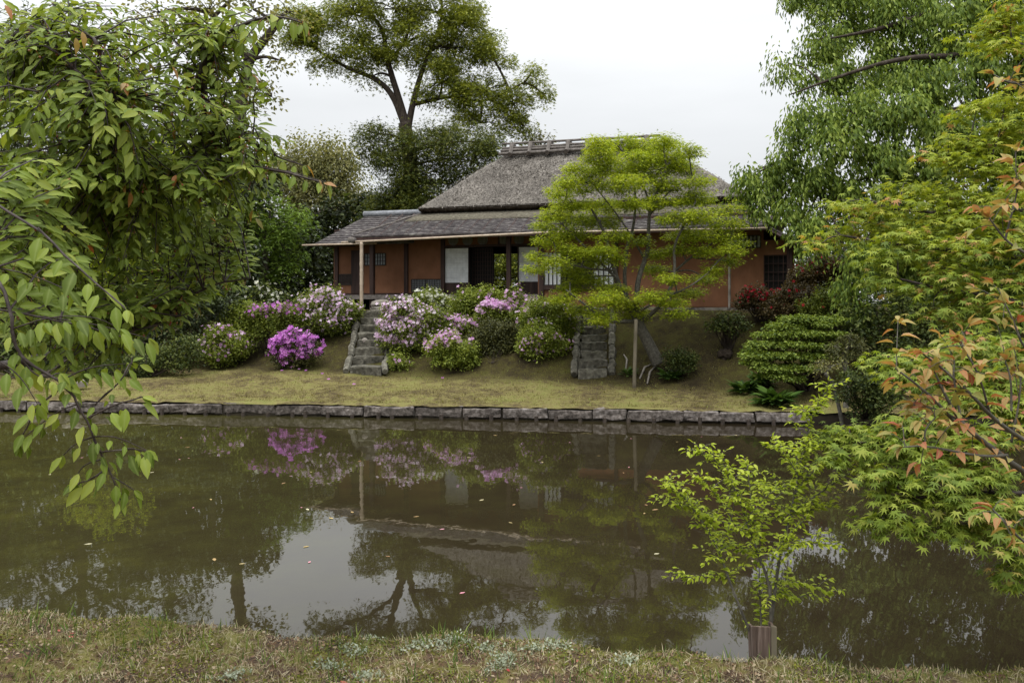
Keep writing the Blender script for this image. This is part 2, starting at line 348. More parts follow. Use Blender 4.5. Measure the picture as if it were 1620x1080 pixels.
def frames(d, nrm):
    d = norm(d); x = norm(np.cross(d, nrm)); z = np.cross(x, d); return x, d, z
def leaves_mesh(t, pos, d, nrm, size):
    tv, tf = t; x, y, z = frames(d, nrm); size = np.asarray(size)[:, None, None]
    v = pos[:, None, :] + size * (tv[None, :, 0:1] * x[:, None, :] + tv[None, :, 1:2] * y[:, None, :] + tv[None, :, 2:3] * z[:, None, :])
    n = len(pos); f = tf[None] + (np.arange(n) * len(tv))[:, None, None]
    return v.reshape(-1, 3), f.reshape(-1, tf.shape[1])
def rib_attr(me, t, n):
    if len(t[0]) == 11 and t[1].shape[0] == 12 and abs(t[0][4][1] - 1) < 1e-6:
        a = me.attributes.new('rib', 'FLOAT', 'POINT'); a.data.foreach_set('value', np.tile(np.array([1.] * 5 + [0.] * 6, np.float32), n))
def leaf_part(name, t, pos, d, nrm, size, mat, parent, **kw):
    v, f = leaves_mesh(t, pos, d, nrm, size); o = obj(name, v, f, mat, parent, smooth=len(t[0]) > 8, **kw); rib_attr(o.data, t, len(pos)); return o
from mathutils import Matrix
def leaf_objects(t, pos, d, nrm, size, mat, parent, n=300, name='leaf', vis=True):
    """the n leaves that show largest become parts of their own (shared mesh); the rest one stuff part"""
    Yv = np.maximum(pos[:, 1], .3); px = CX + F * pos[:, 0] / Yv; py = HY + F * (H - pos[:, 2]) / Yv
    inside = (px > 5) & (px < 1615) & (py > 5) & (py < 1075)
    score = size / Yv * np.where(inside, 1, .01) * (1 - .08 * (Yv - Yv.min()))
    if n < len(pos):
        # nearest leaf wins over each small cell of the view so that leaves shown are ones one sees
        cell = (px // 14).astype(int) * 1000 + (py // 14).astype(int)
        order = np.lexsort((Yv, cell)); first = np.zeros(len(pos), bool); _, fi = np.unique(cell[order], return_index=True); first[order[fi]] = True
        score = score * np.where(first, 1, .5)
    order = np.argsort(-score); big, rest = order[:n], order[n:]
    me = bpy.data.meshes.new(name); me.from_pydata([tuple(q) for q in t[0]], [], [tuple(int(i) for i in q) for q in t[1]]); me.update(); me.materials.append(mat); me.polygons.foreach_set('use_smooth', [True] * len(me.polygons)); rib_attr(me, t, 1)
    x, y, z = frames(d, nrm); base = np.array(_root(parent).location)
    for i in big:
        o = bpy.data.objects.new(name, me); C.objects.link(o); o.parent = parent; s = float(size[i]); p = pos[i] - base
        o.matrix_local = Matrix(((x[i][0] * s, y[i][0] * s, z[i][0] * s, p[0]), (x[i][1] * s, y[i][1] * s, z[i][1] * s, p[1]), (x[i][2] * s, y[i][2] * s, z[i][2] * s, p[2]), (0, 0, 0, 1)))
    if len(rest): leaf_part('foliage', t, pos[rest], d[rest], nrm[rest], size[rest], mat, parent, kind='stuff')

def bez(a, b, sag=0., n=6, jit=0.):
    a = np.asarray(a, float); b = np.asarray(b, float); t_ = np.linspace(0, 1, n)[:, None]
    p = a + (b - a) * t_; p[:, 2] += sag * 4 * (t_[:, 0] * (1 - t_[:, 0]))
    if jit: p[1:-1] += rng.normal(0, jit, (n - 2, 3))
    return p
def smooth_path(pts, k=3):
    pts = np.asarray(pts, float)
    for _ in range(k - 1):
        q = [pts[0]]
        for i in range(len(pts) - 1): q += [pts[i] * .75 + pts[i + 1] * .25, pts[i] * .25 + pts[i + 1] * .75]
        q.append(pts[-1]); pts = np.array(q)
    return pts
def PP(lst, Y): return [P(p[0], p[1], p[2] if len(p) > 2 else Y) for p in lst]

def blob_clumps(blobs, Y, dens, cr, depth=1.0, shell=.5):
    """blobs: (px,py,rx,ry[,Y]) ellipses as seen, given a real depth; returns clump centres + blob index + scale"""
    out_, who, cen = [], [], []
    for i, b in enumerate(blobs):
        y = b[4] if len(b) > 4 else Y
        c = P(b[0], b[1], y); rx = b[2] / F * y; rz = b[3] / F * y; ry = max(rx, rz) * depth
        n = max(3, int(dens * rx * rz / (cr * cr)))
        u = norm(rng.normal(size=(n, 3))); r_ = rng.random(n)[:, None] ** (1 / 3 if shell < .5 else .22)
        out_.append(c + u * r_ * V(rx, ry, rz) * .92); who += [i] * n; cen.append(c)
    return np.concatenate(out_), np.array(who), np.array(cen)

def clump_leaves(cl, per, cr, flat, size, droop=.3, up=1.0, wild=.5, out=None):
    n = len(cl); k = per
    c = np.repeat(cl, k, 0); N = len(c)
    a = rng.random(N) * 2 * math.pi; r_ = rng.random(N) ** .6
    scl = np.repeat(rng.uniform(.6, 1.3, n), k)
    off = np.stack([np.cos(a) * r_, np.sin(a) * r_, rng.normal(0, 1, N) * flat], -1) * cr * scl[:, None]
    off[:, 2] -= flat * cr * r_ * .9
    pos = c + off
    d = norm(off * V(1, 1, .2)) + rng.normal(0, wild, (N, 3)); d[:, 2] -= droop
    nr = V(0, 0, up) + rng.normal(0, wild, (N, 3))
    return pos, norm(d), nr, size * rng.uniform(.65, 1.25, N)

def skeleton(mb, trunk_pts, cen, cl, who, r0, limb_r, twig_r, trunk_lo=0.3, sides=6):
    """limbs from the trunk line to each blob centre, twigs to the clumps"""
    tp = np.asarray(trunk_pts, float)
    lo = int(len(tp) * trunk_lo)
    for i, c in enumerate(cen):
        dd = np.linalg.norm(tp[lo:] - c, axis=1) + np.maximum(0, tp[lo:, 2] - c[2]) * 1.2
        a = tp[lo + int(np.argmin(dd))]
        mid = (a + c) / 2 + V(0, 0, .12 * np.linalg.norm(c - a)) + rng.normal(0, .06 * np.linalg.norm(c - a), 3)
        pts = smooth_path([a, mid, c], 3)
        mb.tube(pts, np.linspace(limb_r, limb_r * .35, len(pts)), sides - 1)
        k = np.where(who == i)[0]
        if len(k) > 28: k = rng.choice(k, 28, replace=False)
        for j in k:
            e = cl[j]; m_ = (c + e) / 2 + V(0, 0, .1 * np.linalg.norm(e - c)); s_ = pts[-2] if rng.random() < .5 else c
            mb.tube([s_, m_, e], [twig_r, twig_r * .7, twig_r * .3], 3, cap=False)

def tree(name, label, cat, base, trunk, blobs, Y, leaf, lmat, size, per, cr, dens=1.6, flat=.4, r0=.3, r1=.1, limb=.08, twig=.02, depth=1., droop=.3, wild=.5, bark='bark', extra=(), group=None, shell=.6, pn='crown'):
    t = thing(name, label, cat, base, group)
    trunk = smooth_path(trunk, 3)
    mb = MB(); mb.tube(trunk, np.linspace(r0, r1, len(trunk)), 9)
    for pts, ra, rb in extra:
        q = smooth_path(pts, 3); mb.tube(q, np.linspace(ra, rb, len(q)), 7)
    cl, who, cen = blob_clumps(blobs, Y, dens * 1.9, cr, depth, shell)
    tp = np.concatenate([trunk] + [smooth_path(e[0], 3) for e in extra])
    skeleton(mb, tp, cen, cl, who, r0, limb, twig)
    mb.build('trunk', M[bark], t, smooth=True)
    leaf_part(pn, leaf, *clump_leaves(cl, int(per * 1.5), cr, flat, size, droop, 1., wild), lmat, t)
    return t

# ------------------------------------------------------------ THE TEAHOUSE
def hu(px, v):
    k = (px - CX) / F
    return -((HO[0] - k * HO[1]) + v * (HV[0] - k * HV[1])) / (HU[0] - k * HU[1])
def hw(u, v, z): return V(HO[0] + u * HU[0] + v * HV[0], HO[1] + u * HU[1] + v * HV[1], z)
def hz(px, py, v):
    w = hw(hu(px, v), v, 0); return H - (py - HY) / F * w[1]
U3 = V(HU[0], HU[1], 0); V3 = V(HV[0], HV[1], 0)
FLOOR = 2.67; TER = 2.2
house = thing('thatched_teahouse', 'old teahouse with orange clay walls and grey thatched roof above the bank', 'house', hw(4, 2, TER))
def hbox(name, u0, u1, v0, v1, z0, z1, mat, parent=None, **kw):
    mb = MB(); mb.box(hw((u0 + u1) / 2, (v0 + v1) / 2, (z0 + z1) / 2), (abs(u1 - u0), abs(v1 - v0), abs(z1 - z0)), U3)
    return mb.build(name, M[mat], parent or house, **kw)
def pbox(name, px0, px1, py0, py1, v, th, mat, parent=None, **kw):
    """a board on the wall plane v, given by its outline as seen; th its thickness towards the viewer"""
    u0, u1 = hu(px0, v), hu(px1, v); pm = (px0 + px1) / 2
    return hbox(name, u0, u1, v - th, v, hz(pm, py1, v), hz(pm, py0, v), mat, parent, **kw)
VR = 1.1            # recessed wall
uL, uC, uR = hu(533, VR), hu(857, 0), hu(1250, 0)
EZ = hz(843, 364.6, -.75)           # eave height
ztop_wall = EZ + .38
# recessed wall, in bays left and right of the opening
zl = hz(760, 389, VR)
def wall(u0, u1, v, z0, z1, mat='clay', th=.12, name='wall'):
    return hbox(name, u0, u1, v, v + th, z0, z1, mat)
wall(uL, hu(703, VR), VR, FLOOR, ztop_wall)
uo0, uo1 = hu(747, VR), hu(820, VR)
wall(hu(703, VR), hu(857, VR), VR, zl, ztop_wall)
pbox('lintel', 700, 858, 387, 390.5, VR, .06, 'wood')
# front wall to the right of the veranda, with openings cut around
w_l, w_r = hu(860, 0), hu(972, 0)
zt, zb = hz(900, 399, 0), hz(900, 455, 0)
wall(uC, w_r, 0, TER + .1, zb); wall(uC, w_r, 0, zt, ztop_wall)
d0, d1 = hu(1208, 0), hu(1247, 0); dzt, dzb = hz(1228, 403, 0), hz(1228, 458, 0)
h0, h1 = hu(1154, 0), hu(1204, 0); hzt, hzb = hz(1180, 373, 0), hz(1180, 392, 0)
wall(w_r, h0, 0, TER + .1, ztop_wall); wall(h0, h1, 0, TER + .1, hzb); wall(h0, h1, 0, hzt, ztop_wall + .05)
wall(h1, d0, 0, TER + .1, hz(1207, 360, 0)); wall(d0, d1, 0, dzt, hz(1247, 379, 0)); wall(d0, d1, 0, TER + .1, dzb); wall(d1, uR, 0, TER + .1, hz(1250, 380, 0))
# return wall, left end wall, right end wall, back walls
hbox('wall', uC - .12, uC - .003, .0, 5.9, TER, ztop_wall, 'clay'); hbox('wall', uL - .12, uL, VR, 6, TER, ztop_wall - .2, 'clay')
hbox('wall', uR, uR + .12, 0, 6, TER, hz(1252, 381, 0), 'clay')
# inside: room shade put into near-black walls, open at the back onto the garden
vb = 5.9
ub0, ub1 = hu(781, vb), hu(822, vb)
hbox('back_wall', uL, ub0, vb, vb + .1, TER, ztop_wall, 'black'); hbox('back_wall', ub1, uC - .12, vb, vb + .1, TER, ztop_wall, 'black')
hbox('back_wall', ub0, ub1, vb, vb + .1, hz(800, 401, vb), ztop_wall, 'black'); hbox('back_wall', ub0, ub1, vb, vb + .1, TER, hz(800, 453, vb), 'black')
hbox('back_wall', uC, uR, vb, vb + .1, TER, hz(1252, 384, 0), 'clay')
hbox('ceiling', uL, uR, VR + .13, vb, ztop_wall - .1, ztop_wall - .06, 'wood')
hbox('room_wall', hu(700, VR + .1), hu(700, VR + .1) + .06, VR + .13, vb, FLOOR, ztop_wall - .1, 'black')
hbox('room_floor', uL, uC - .12, VR, vb, FLOOR - .06, FLOOR - .003, 'wood')
# sliding lattice screen standing in the opening
scr = pbox('lattice_screen', 747, 781, 392, 462, VR + .4, .04, 'black')
mb = MB()
for k in range(9):
    uu = hu(748 + k * 4, VR + .36); mb.box(hw(uu, VR + .345, (hz(765, 393, 1.5) + FLOOR) / 2), (.018, .02, hz(765, 393, 1.5) - FLOOR), U3)
for k in range(11):
    z_ = FLOOR + .1 + k * .145; mb.box(hw((hu(748, VR + .36) + hu(780, VR + .36)) / 2, VR + .338, z_), (hu(780, VR) - hu(748, VR), .012, .016), U3)
mb.build('lattice', M['wood'], scr, kind='stuff')
# white sliding panels and the boards below them
for (a, b_, t_, bo) in ((704, 741.5, 393, 447), (821, 854, 391, 445.5)):
    p = pbox('sliding_panel', a, b_, t_, bo, VR + .05, .04, 'paper')
    mb = MB(); ua, ub = hu(a, VR), hu(b_, VR); z0_, z1_ = hz(a, bo, VR), hz(a, t_, VR)
    for k in range(1, 4): mb.box(hw(ua + (ub - ua) * k / 4, VR + .008, (z0_ + z1_) / 2), (.006, .004, z1_ - z0_), U3)
    for k in range(1, 7): mb.box(hw((ua + ub) / 2, VR + .006, z0_ + (z1_ - z0_) * k / 7), (ub - ua, .004, .006), U3)
    mb.build('paper_seam', M['seam'], p, kind='stuff')
    pbox('panel_frame', a - 1.5, a, t_ - 3, 465, VR + .03, .06, 'wood'); pbox('panel_frame', b_, b_ + 1.5, t_ - 3, 465, VR + .03, .06, 'wood')
    pbox('lower_board', a, b_, bo, 466, VR + .04, .05, 'wood')
# posts in the recess wall and out on the veranda edge
def post(px, v, w=.12, z0=FLOOR, z1=None, mat='wood', name='post'):
    u = hu(px, v); return hbox(name, u - w / 2, u + w / 2, v - w / 2, v + w / 2, z0, z1 or ztop_wall, mat)
for px in (533, 643, 701): post(px, VR - .02, .13, TER)
post(857, .0, .15, TER); post(805, .02, .13, TER, EZ + .15); post(589, .02, .14, TER, EZ + .1); post(1249, -.02, .14, TER, hz(1250, 380, 0)); post(975, -.012, .1, TER); post(789, VR - .02, .05, zl)
hbox('eave_beam', hu(575, 0), uC, -.07, .07, EZ + .1, EZ + .24, 'wood')
hbox('wall_plate', uC, hu(1203, 0), -.05, -.003, ztop_wall - .1, ztop_wall + .02, 'wood')
# bamboo corner post with nodes
bp = hw(hu(572, -.85), -.85, 0); mb = MB(); zz = np.linspace(2.12, hz(572, 383, -.85), 30)
mb.tube([bp + V(0, 0, z) for z in zz], [.056 if i % 4 else .062 for i in range(30)], 10); mb.build('bamboo_post', M['bamboo'], house, smooth=True)
bp = hw(hu(1154, -.35), -.35, 0); mb = MB(); zz = np.linspace(TER, EZ + .1, 26)
mb.tube([bp + V(0, 0, z) for z in zz], [.036 if i % 4 else .041 for i in range(26)], 8); mb.build('bamboo_post', M['rock'], house, smooth=True)
# gutters of split bamboo under the eaves
mb = MB(); q = [hw(hu(540, -.86), -.86, hz(540, 383.5, -.86)), hw(hu(870, -.86), -.86, hz(870, 367.5, -.86)), hw(hu(1215, -.86), -.86, hz(1215, 361, -.86))]
mb.tube([q[0], (q[0] + q[1]) / 2, q[1], q[2]], .033, 8); mb.build('bamboo_gutter', M['bamboo'], house, smooth=True)
mb = MB(); mb.tube([hw(hu(478, -.2), -.2, hz(478, 388, -.2)), hw(hu(596, -.2), -.2, hz(596, 385, -.2))], .03, 8); mb.build('bamboo_gutter', M['bamboo'], house, smooth=True)
mb = MB(); mb.tube([hw(hu(557, -.9), -1.02, hz(557, 380, -.9)), hw(hu(557, -.9), -.75, hz(557, 380, -.9))], .1, 10); mb.build('gutter_end', M['wood_grey'], house, smooth=True)
# rafters seen under the eave
mb = MB()
for k in range(34):
    u = hu(585, -.6) + k * .42
    if u > uR: break
    a = hw(u, -.68, EZ + .02); b_ = hw(u, 1.0, EZ + .83); mb.tube([a, b_], .028, 4)
mb.build('rafters', M['wood'], house, kind='stuff')
# veranda
hbox('veranda_floor', uL + .1, uC - .08, -.12, VR, FLOOR - .06, FLOOR, 'wood_grey')
hbox('veranda_beam', hu(549, -.14), uC - .08, -.16, -.125, FLOOR - .13, FLOOR + .01, 'wood_grey')
for px in (611, 700, 760, 830): post(px, .1, .1, TER, FLOOR - .06, 'wood_grey', 'floor_post')
hbox('underfloor_shade_sheet', uL, uC - .12, VR + .5, VR + .6, TER - .1, FLOOR - .06, 'black')  # added black sheet, stands in for the shade below the floor
# things on the recessed wall
pbox('door', 556, 575, 396, 466, VR, .03, 'wood')
w = pbox('window', 577, 609.5, 401, 419.5, VR, .02, 'greygrid')
def grid(parent, px0, px1, py0, py1, v, nx, ny, bw=.018, mat='grid', fr=.03, name='lattice'):
    mb = MB(); u0, u1 = hu(px0, v), hu(px1, v); pm = (px0 + px1) / 2; z0, z1 = hz(pm, py1, v), hz(pm, py0, v)
    for k in range(nx + 1): mb.box(hw(u0 + (u1 - u0) * k / nx, v, (z0 + z1) / 2), (fr if k in (0, nx) else bw, .024, z1 - z0), U3)
    for k in range(ny + 1): mb.box(hw((u0 + u1) / 2, v - .006, z0 + (z1 - z0) * k / ny), (u1 - u0, .02, fr if k in (0, ny) else bw), U3)
    return mb.build(name, M[mat], parent, kind='stuff')
grid(w, 577, 609.5, 401, 419.5, VR - .035, 8, 3, .02)
w = pbox('low_window', 537, 556, 434, 450, VR, .02, 'wood'); grid(w, 537, 556, 434, 450, VR - .03, 9, 3, .014)
for a, b_ in ((651, 673.5), (674, 698)):
    w = pbox('low_window', a, b_, 442, 461.5, VR, .02, 'greygrid'); grid(w, a, b_, 442, 461.5, VR - .035, 9, 6, .012)
pbox('sill_rail', 533, 703, 463.5, 466.5, VR, .03, 'wood')
for cx_, cy_ in ((717, 380), (739.5, 380), (763.7, 379.5), (797.5, 378.5), (821, 378.3), (845.7, 378)):
    u = hu(cx_, VR - .02); z = hz(cx_, cy_, VR - .02); c = hw(u, VR - .02, z); rr = .175; mb = MB()
    ring = [c + U3 * rr * math.cos(a) + V(0, 0, rr * math.sin(a)) for a in np.linspace(0, 2 * math.pi, 21)[:-1]]
    mb.hull([p - V3 * .015 for p in ring], [p + V3 * .018 for p in ring])
    o = mb.build('round_opening', M['greygrid'], house)
    mb = MB()
    for k in range(-3, 4):
        l = math.sqrt(max(0, rr * rr - (k * .048) ** 2)); mb.box(c + U3 * k * .048 - V3 * .022, (.012, .012, 2 * l), U3); mb.box(c + V(0, 0, k * .048) - V3 * .03, (2 * l, .01, .012), U3)
    mb.build('lattice', M['wood_grey'], o, kind='stuff')
# window band on the front wall: paper behind vertical bars, one dark bay
for a, b_, mt in ((861, 887.5, 'paper'), (888, 938, 'black'), (938.5, 971, 'paper')):
    w = pbox('window', a, b_, 399, 451, .09, .03, mt); grid(w, a, b_, 399, 451, .02, 4 if b_ - a < 40 else 8, 1, .028)
pbox('window_sill', 859, 973, 451, 458, .05, .12, 'wood')
w = pbox('high_window', 1155, 1203, 373, 392, .08, .03, 'paper'); grid(w, 1155, 1203, 373, 392, .0, 8, 1, .055)
w = pbox('lattice_door', 1208, 1247, 403, 458, .09, .03, 'black'); grid(w, 1208, 1247, 403, 458, .02, 5, 4, .02, 'wood', .06)
# stone footing under the right-hand wall and the terrace kerb in front
mb = MB(); us = np.linspace(uC - .3, uR + .6, 15)
for i in range(14):
    o = MB(); o.box(hw((us[i] + us[i + 1]) / 2, -.42 + rng.normal(0, .01), TER - .02), (us[i + 1] - us[i] - .015, .34, .2 + rng.normal(0, .01)), U3, jit=.012); o.build('footing_stone', M['rock' if i % 3 == 0 else 'stone'], house)
# ---- skirt roof (shingled) all round
zt_s = hz(869, 331, 1.0)
eL, eR = hu(556, -.75), hu(1217, -.75); iL, iR = hu(668, 1.0), hu(1178, 1.0)
VB = 8.2; vi = 6.4
def roof_sheet(name, quad, nu, nv, mat, th=.09, amp=.012, parent=house, curve=0., upm=None):
    """quad: lower-left, lower-right, upper-right, upper-left (world); a slab with uneven surface"""
    a, b_, c, d = [np.asarray(q) for q in quad]; n_ = norm(np.cross(b_ - a, d - a)); s_ = np.linspace(0, 1, nu); t_ = np.linspace(0, 1, nv)
    vs = []
    for j, tv in enumerate(t_):
        for i, su in enumerate(s_):
            p = (a * (1 - su) + b_ * su) * (1 - tv) + (d * (1 - su) + c * su) * tv
            h_ = amp * mnoise.noise(Vector(p * 2.2)) + amp * .7 * mnoise.noise(Vector(p * 7.0))
            p = p + n_ * h_ - V(0, 0, curve * 4 * tv * (1 - tv)); vs.append(p)
    top = list(range(len(vs))); n0 = len(vs)
    vs += [p - V(0, 0, th) for p in vs]
    f = []
    for j in range(nv - 1):
        for i in range(nu - 1):
            k = j * nu + i; f.append((k, k + 1, k + 1 + nu, k + nu)); f.append((n0 + k, n0 + k + nu, n0 + k + 1 + nu, n0 + k + 1))
    for i in range(nu - 1):
        f.append((i, n0 + i, n0 + i + 1, i + 1)); k = (nv - 1) * nu + i; f.append((k, k + 1, n0 + k + 1, n0 + k))
    for j in range(nv - 1):
        k = j * nu; f.append((k, k + nu, n0 + k + nu, n0 + k)); k = j * nu + nu - 1; f.append((k, n0 + k, n0 + k + nu, k + nu))
    return obj(name, vs, f, M[mat], parent, smooth=True)
zi = zt_s
Q = lambda u, v, z: hw(u, v, z)
# each slope is laid in overlapping courses
def courses(name, quad, n, mat, **kw):
    a, b_, c, d = [np.asarray(q) for q in quad]
    r = None
    for k in range(n):
        t0, t1 = k / n, (k + 1.18) / n; t1 = min(t1, 1)
        lift = V(0, 0, .0)
        ql = [a + (d - a) * t0, b_ + (c - b_) * t0, b_ + (c - b_) * t1 - V(0, 0, .016), a + (d - a) * t1 - V(0, 0, .016)]
        ql[0] = ql[0] + V(0, 0, .014); ql[1] = ql[1] + V(0, 0, .014)
        roof_sheet(name, ql, 150, 3, mat, th=.03 if k else .1, amp=.006, **kw)
courses('shingle_course', [Q(eL, -.75, EZ), Q(eR, -.75, EZ), Q(iR, 1., zi), Q(iL, 1., zi)], 15, 'shingle')
roof_sheet('skirt_roof', [Q(eR, -.75, EZ), Q(eR, VB, EZ), Q(iR, vi, zi), Q(iR, 1., zi)], 20, 4, 'shingle', .1)
roof_sheet('skirt_roof', [Q(eR, VB, EZ), Q(eL, VB, EZ), Q(iL, vi, zi), Q(iR, vi, zi)], 20, 4, 'shingle', .1)
roof_sheet('skirt_roof', [Q(eL, VB, EZ), Q(eL, -.75, EZ), Q(iL, 1., zi), Q(iL, vi, zi)], 20, 4, 'shingle', .1)
mb = MB(); mb.tube(bez(Q(eL + .05, -.7, EZ + .03), Q(iL + .1, 1., zi + .04), 0, 12, .01), .035, 6); mb.build('hip_cap', M['wood_grey'], house)
mb = MB(); mb.box((Q(eL, -.73, EZ - .12) + Q(eR, -.73, EZ - .12)) / 2, (eR - eL - .1, .06, .07), U3); mb.build('fascia', M['wood'], house)
roof_sheet('moss_band', [Q(iL - .35, .3, EZ + (zi - EZ) * 1.05 / 1.75 + .03), Q(iR + .35, .3, EZ + (zi - EZ) * 1.05 / 1.75 + .03), Q(iR, 1., zi + .035), Q(iL, 1., zi + .035)], 50, 3, 'shingle_moss', .05)
# ---- thatch: a thick hipped block with a soft, uneven skin
tz = hz(869, 322.5, .75); tzl = tz
tL, tR = hu(660, .75), hu(1190, .75); vf, vbk = .75, 6.9; vr = 3.75
rz = hz(850, 245, vr); rL, rR = hu(797, vr), hu(1040, vr)
def thatch_slope(a, b_, c, d, nu, nv):
    """slightly bellied slope, edge rounded down"""
    a, b_, c, d = map(np.asarray, (a, b_, c, d)); n_ = norm(np.cross(b_ - a, d - a)); vs = []
    for tv in np.linspace(0, 1, nv):
        for su in np.linspace(0, 1, nu):
            p = (a * (1 - su) + b_ * su) * (1 - tv) + (d * (1 - su) + c * su) * tv
            e = min(1, su * 14, (1 - su) * 14)
            h_ = (.07 * mnoise.noise(Vector(p * .9)) + .03 * mnoise.noise(Vector(p * 3.5)) + .02 * mnoise.noise(Vector(p * 11)) + .014 * mnoise.noise(Vector(p * 27))) * e + .10 * math.sin(math.pi * tv) * e
            vs.append(p + n_ * h_)
    f = [(j * nu + i, j * nu + i + 1, (j + 1) * nu + i + 1, (j + 1) * nu + i) for j in range(nv - 1) for i in range(nu - 1)]
    return vs, f
mb = MB()
A_, B_, C_, D_ = Q(tL, vf, tz), Q(tR, vf, tz), Q(tR, vbk, tz), Q(tL, vbk, tz); E1, E2 = Q(rL, vr, rz), Q(rR, vr, rz)
for qd in ((A_, B_, E2, E1), (C_, D_, E1, E2)): mb.add(*thatch_slope(*qd, 220, 84))
for qd in ((B_, C_, E2, E2), (D_, A_, E1, E1)): mb.add(*thatch_slope(*qd, 90, 60))
mb.build('thatch_roof', M['thatch'], house, smooth=True)
# cut edge of the thatch, ragged, leaning back underneath
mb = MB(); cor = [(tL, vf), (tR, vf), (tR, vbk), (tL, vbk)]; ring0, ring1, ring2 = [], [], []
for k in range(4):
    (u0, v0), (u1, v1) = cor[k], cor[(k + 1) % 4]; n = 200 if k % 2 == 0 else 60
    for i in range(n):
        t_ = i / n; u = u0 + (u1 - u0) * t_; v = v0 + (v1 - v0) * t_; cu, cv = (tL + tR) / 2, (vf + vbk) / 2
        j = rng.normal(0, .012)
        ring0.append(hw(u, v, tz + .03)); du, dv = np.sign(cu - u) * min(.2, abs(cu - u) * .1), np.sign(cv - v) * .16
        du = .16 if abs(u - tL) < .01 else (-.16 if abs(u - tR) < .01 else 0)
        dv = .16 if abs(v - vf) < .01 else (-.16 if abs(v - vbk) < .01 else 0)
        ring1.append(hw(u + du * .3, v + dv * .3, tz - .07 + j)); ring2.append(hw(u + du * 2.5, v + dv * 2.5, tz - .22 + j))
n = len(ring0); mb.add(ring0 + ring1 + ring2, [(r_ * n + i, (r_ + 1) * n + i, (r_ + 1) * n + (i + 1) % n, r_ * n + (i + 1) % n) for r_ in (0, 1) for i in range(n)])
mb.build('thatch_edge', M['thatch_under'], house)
# straw ends sticking out of the skin
N = 12000; su, tv = rng.random(N), rng.random(N) ** .9
pl = (np.outer(1 - su, A_) + np.outer(su, B_)); pu = (np.outer(1 - su, E1) + np.outer(su, E2)); pos = pl * (1 - tv)[:, None] + pu * tv[:, None]
dn = norm(A_ - E1 + (B_ - E2)); nn = norm(np.cross(B_ - A_, E1 - A_)); pos = pos + nn * (.03 + .1 * np.sin(math.pi * tv)[:, None])
leaf_part('loose_straw', T_NARROW, pos, dn + rng.normal(0, .35, (N, 3)) + nn * .25, nn + rng.normal(0, .4, (N, 3)), rng.uniform(.04, .12, N), leaf_mat('straw', [(0, (.07, .06, .052)), (.5, (.14, .125, .108)), (.93, (.2, .18, .155)), (1, (.36, .33, .28))], 0, 1, .1), house, kind='stuff')
# ridge: stacked logs, saddle blocks and a top pole
for k, (dz, dv, r_, ov) in enumerate([(.05, -.26, .06, .1), (.17, -.2, .05, .05), (.27, -.13, .045, .0), (.05, .26, .06, .1), (.17, .2, .05, .05)]):
    mb = MB(); mb.tube(bez(Q(rL - ov, vr + dv, rz + dz), Q(rR + ov, vr + dv, rz + dz), 0, 14, .008), r_, 8); mb.build('ridge_log', M['wood_grey'], house, smooth=True)
mb = MB(); mb.tube(bez(Q(rL - .05, vr, rz + .46), Q(rR + .1, vr, rz + .43), 0, 12, .006), .042, 8); mb.build('ridge_pole', M['wood_grey'], house, smooth=True)
nsd = 8
for k in range(nsd):
    u = rL + .35 + (rR - rL - .7) * k / (nsd - 1); mb = MB()
    mb.box(Q(u, vr, rz + .31), (.17, .3, .2), U3, jit=.012); mb.build('ridge_saddle', M['wood_grey'], house)
    for sg in (-1, 1):
        mb = MB(); mb.tube([Q(u, vr + sg * .1, rz + .42), Q(u, vr + sg * .33, rz + .02)], .075, 7); mb.build('ridge_saddle', M['wood_grey'], house)
    mb = MB(); mb.tube([Q(u, vr - .47, rz - .03), Q(u, vr - .3, rz - .0)], .08, 8); mb.build('saddle_end', M['pile'], house)
# ---- annex roof on the left
aeL = hu(499, .1); aez = hz(530, 384, .1); arz = hz(620, 340, 2.1); aiL = hu(580, 2.1); aiR = hu(672, 2.1) ; aeR = hu(600, .1)
courses('annex_shingle_course', [Q(aeL, .1, aez), Q(aeR + 1.2, .1, aez), Q(aiR, 2.1, arz), Q(aiL, 2.1, arz)], 12, 'shingle')
roof_sheet('annex_roof', [Q(aeL, 4.1, aez), Q(aeL, .1, aez), Q(aiL, 2.1, arz), Q(aiL, 2.12, arz)], 10, 4, 'shingle', .08)
roof_sheet('annex_roof', [Q(aeR + 1.2, 4.1, aez), Q(aeL, 4.1, aez), Q(aiL, 2.12, arz), Q(aiR, 2.12, arz)], 10, 4, 'shingle', .08)
mb = MB(); mb.tube([Q(aiL - .1, 2.1, arz + .05), Q(aiR + .1, 2.1, arz + .05)], .11, 8); mb.build('ridge_tile', M['tile'], house, smooth=True)
hbox('annex_beam', aeL + .5, hu(560, .3), .3, .38, aez - .12, aez - .02, 'wood')
# ---- pent roof on the right-hand end
g0 = Q(hu(1200, -.3), -.3, hz(1200, 349, -.3)); g1 = Q(hu(1282, -.3), -.3, hz(1282, 390, -.3)); bk = V3 * 5
roof_sheet('end_roof', [g1 , g1 + bk, g0 + bk, g0], 14, 6, 'shingle', .1)
mb = MB(); mb.tube([g0 - V(0, 0, .14) - V3 * .03, g1 - V(0, 0, .14) - V3 * .03], .06, 4); mb.build('barge_board', M['wood'], house)

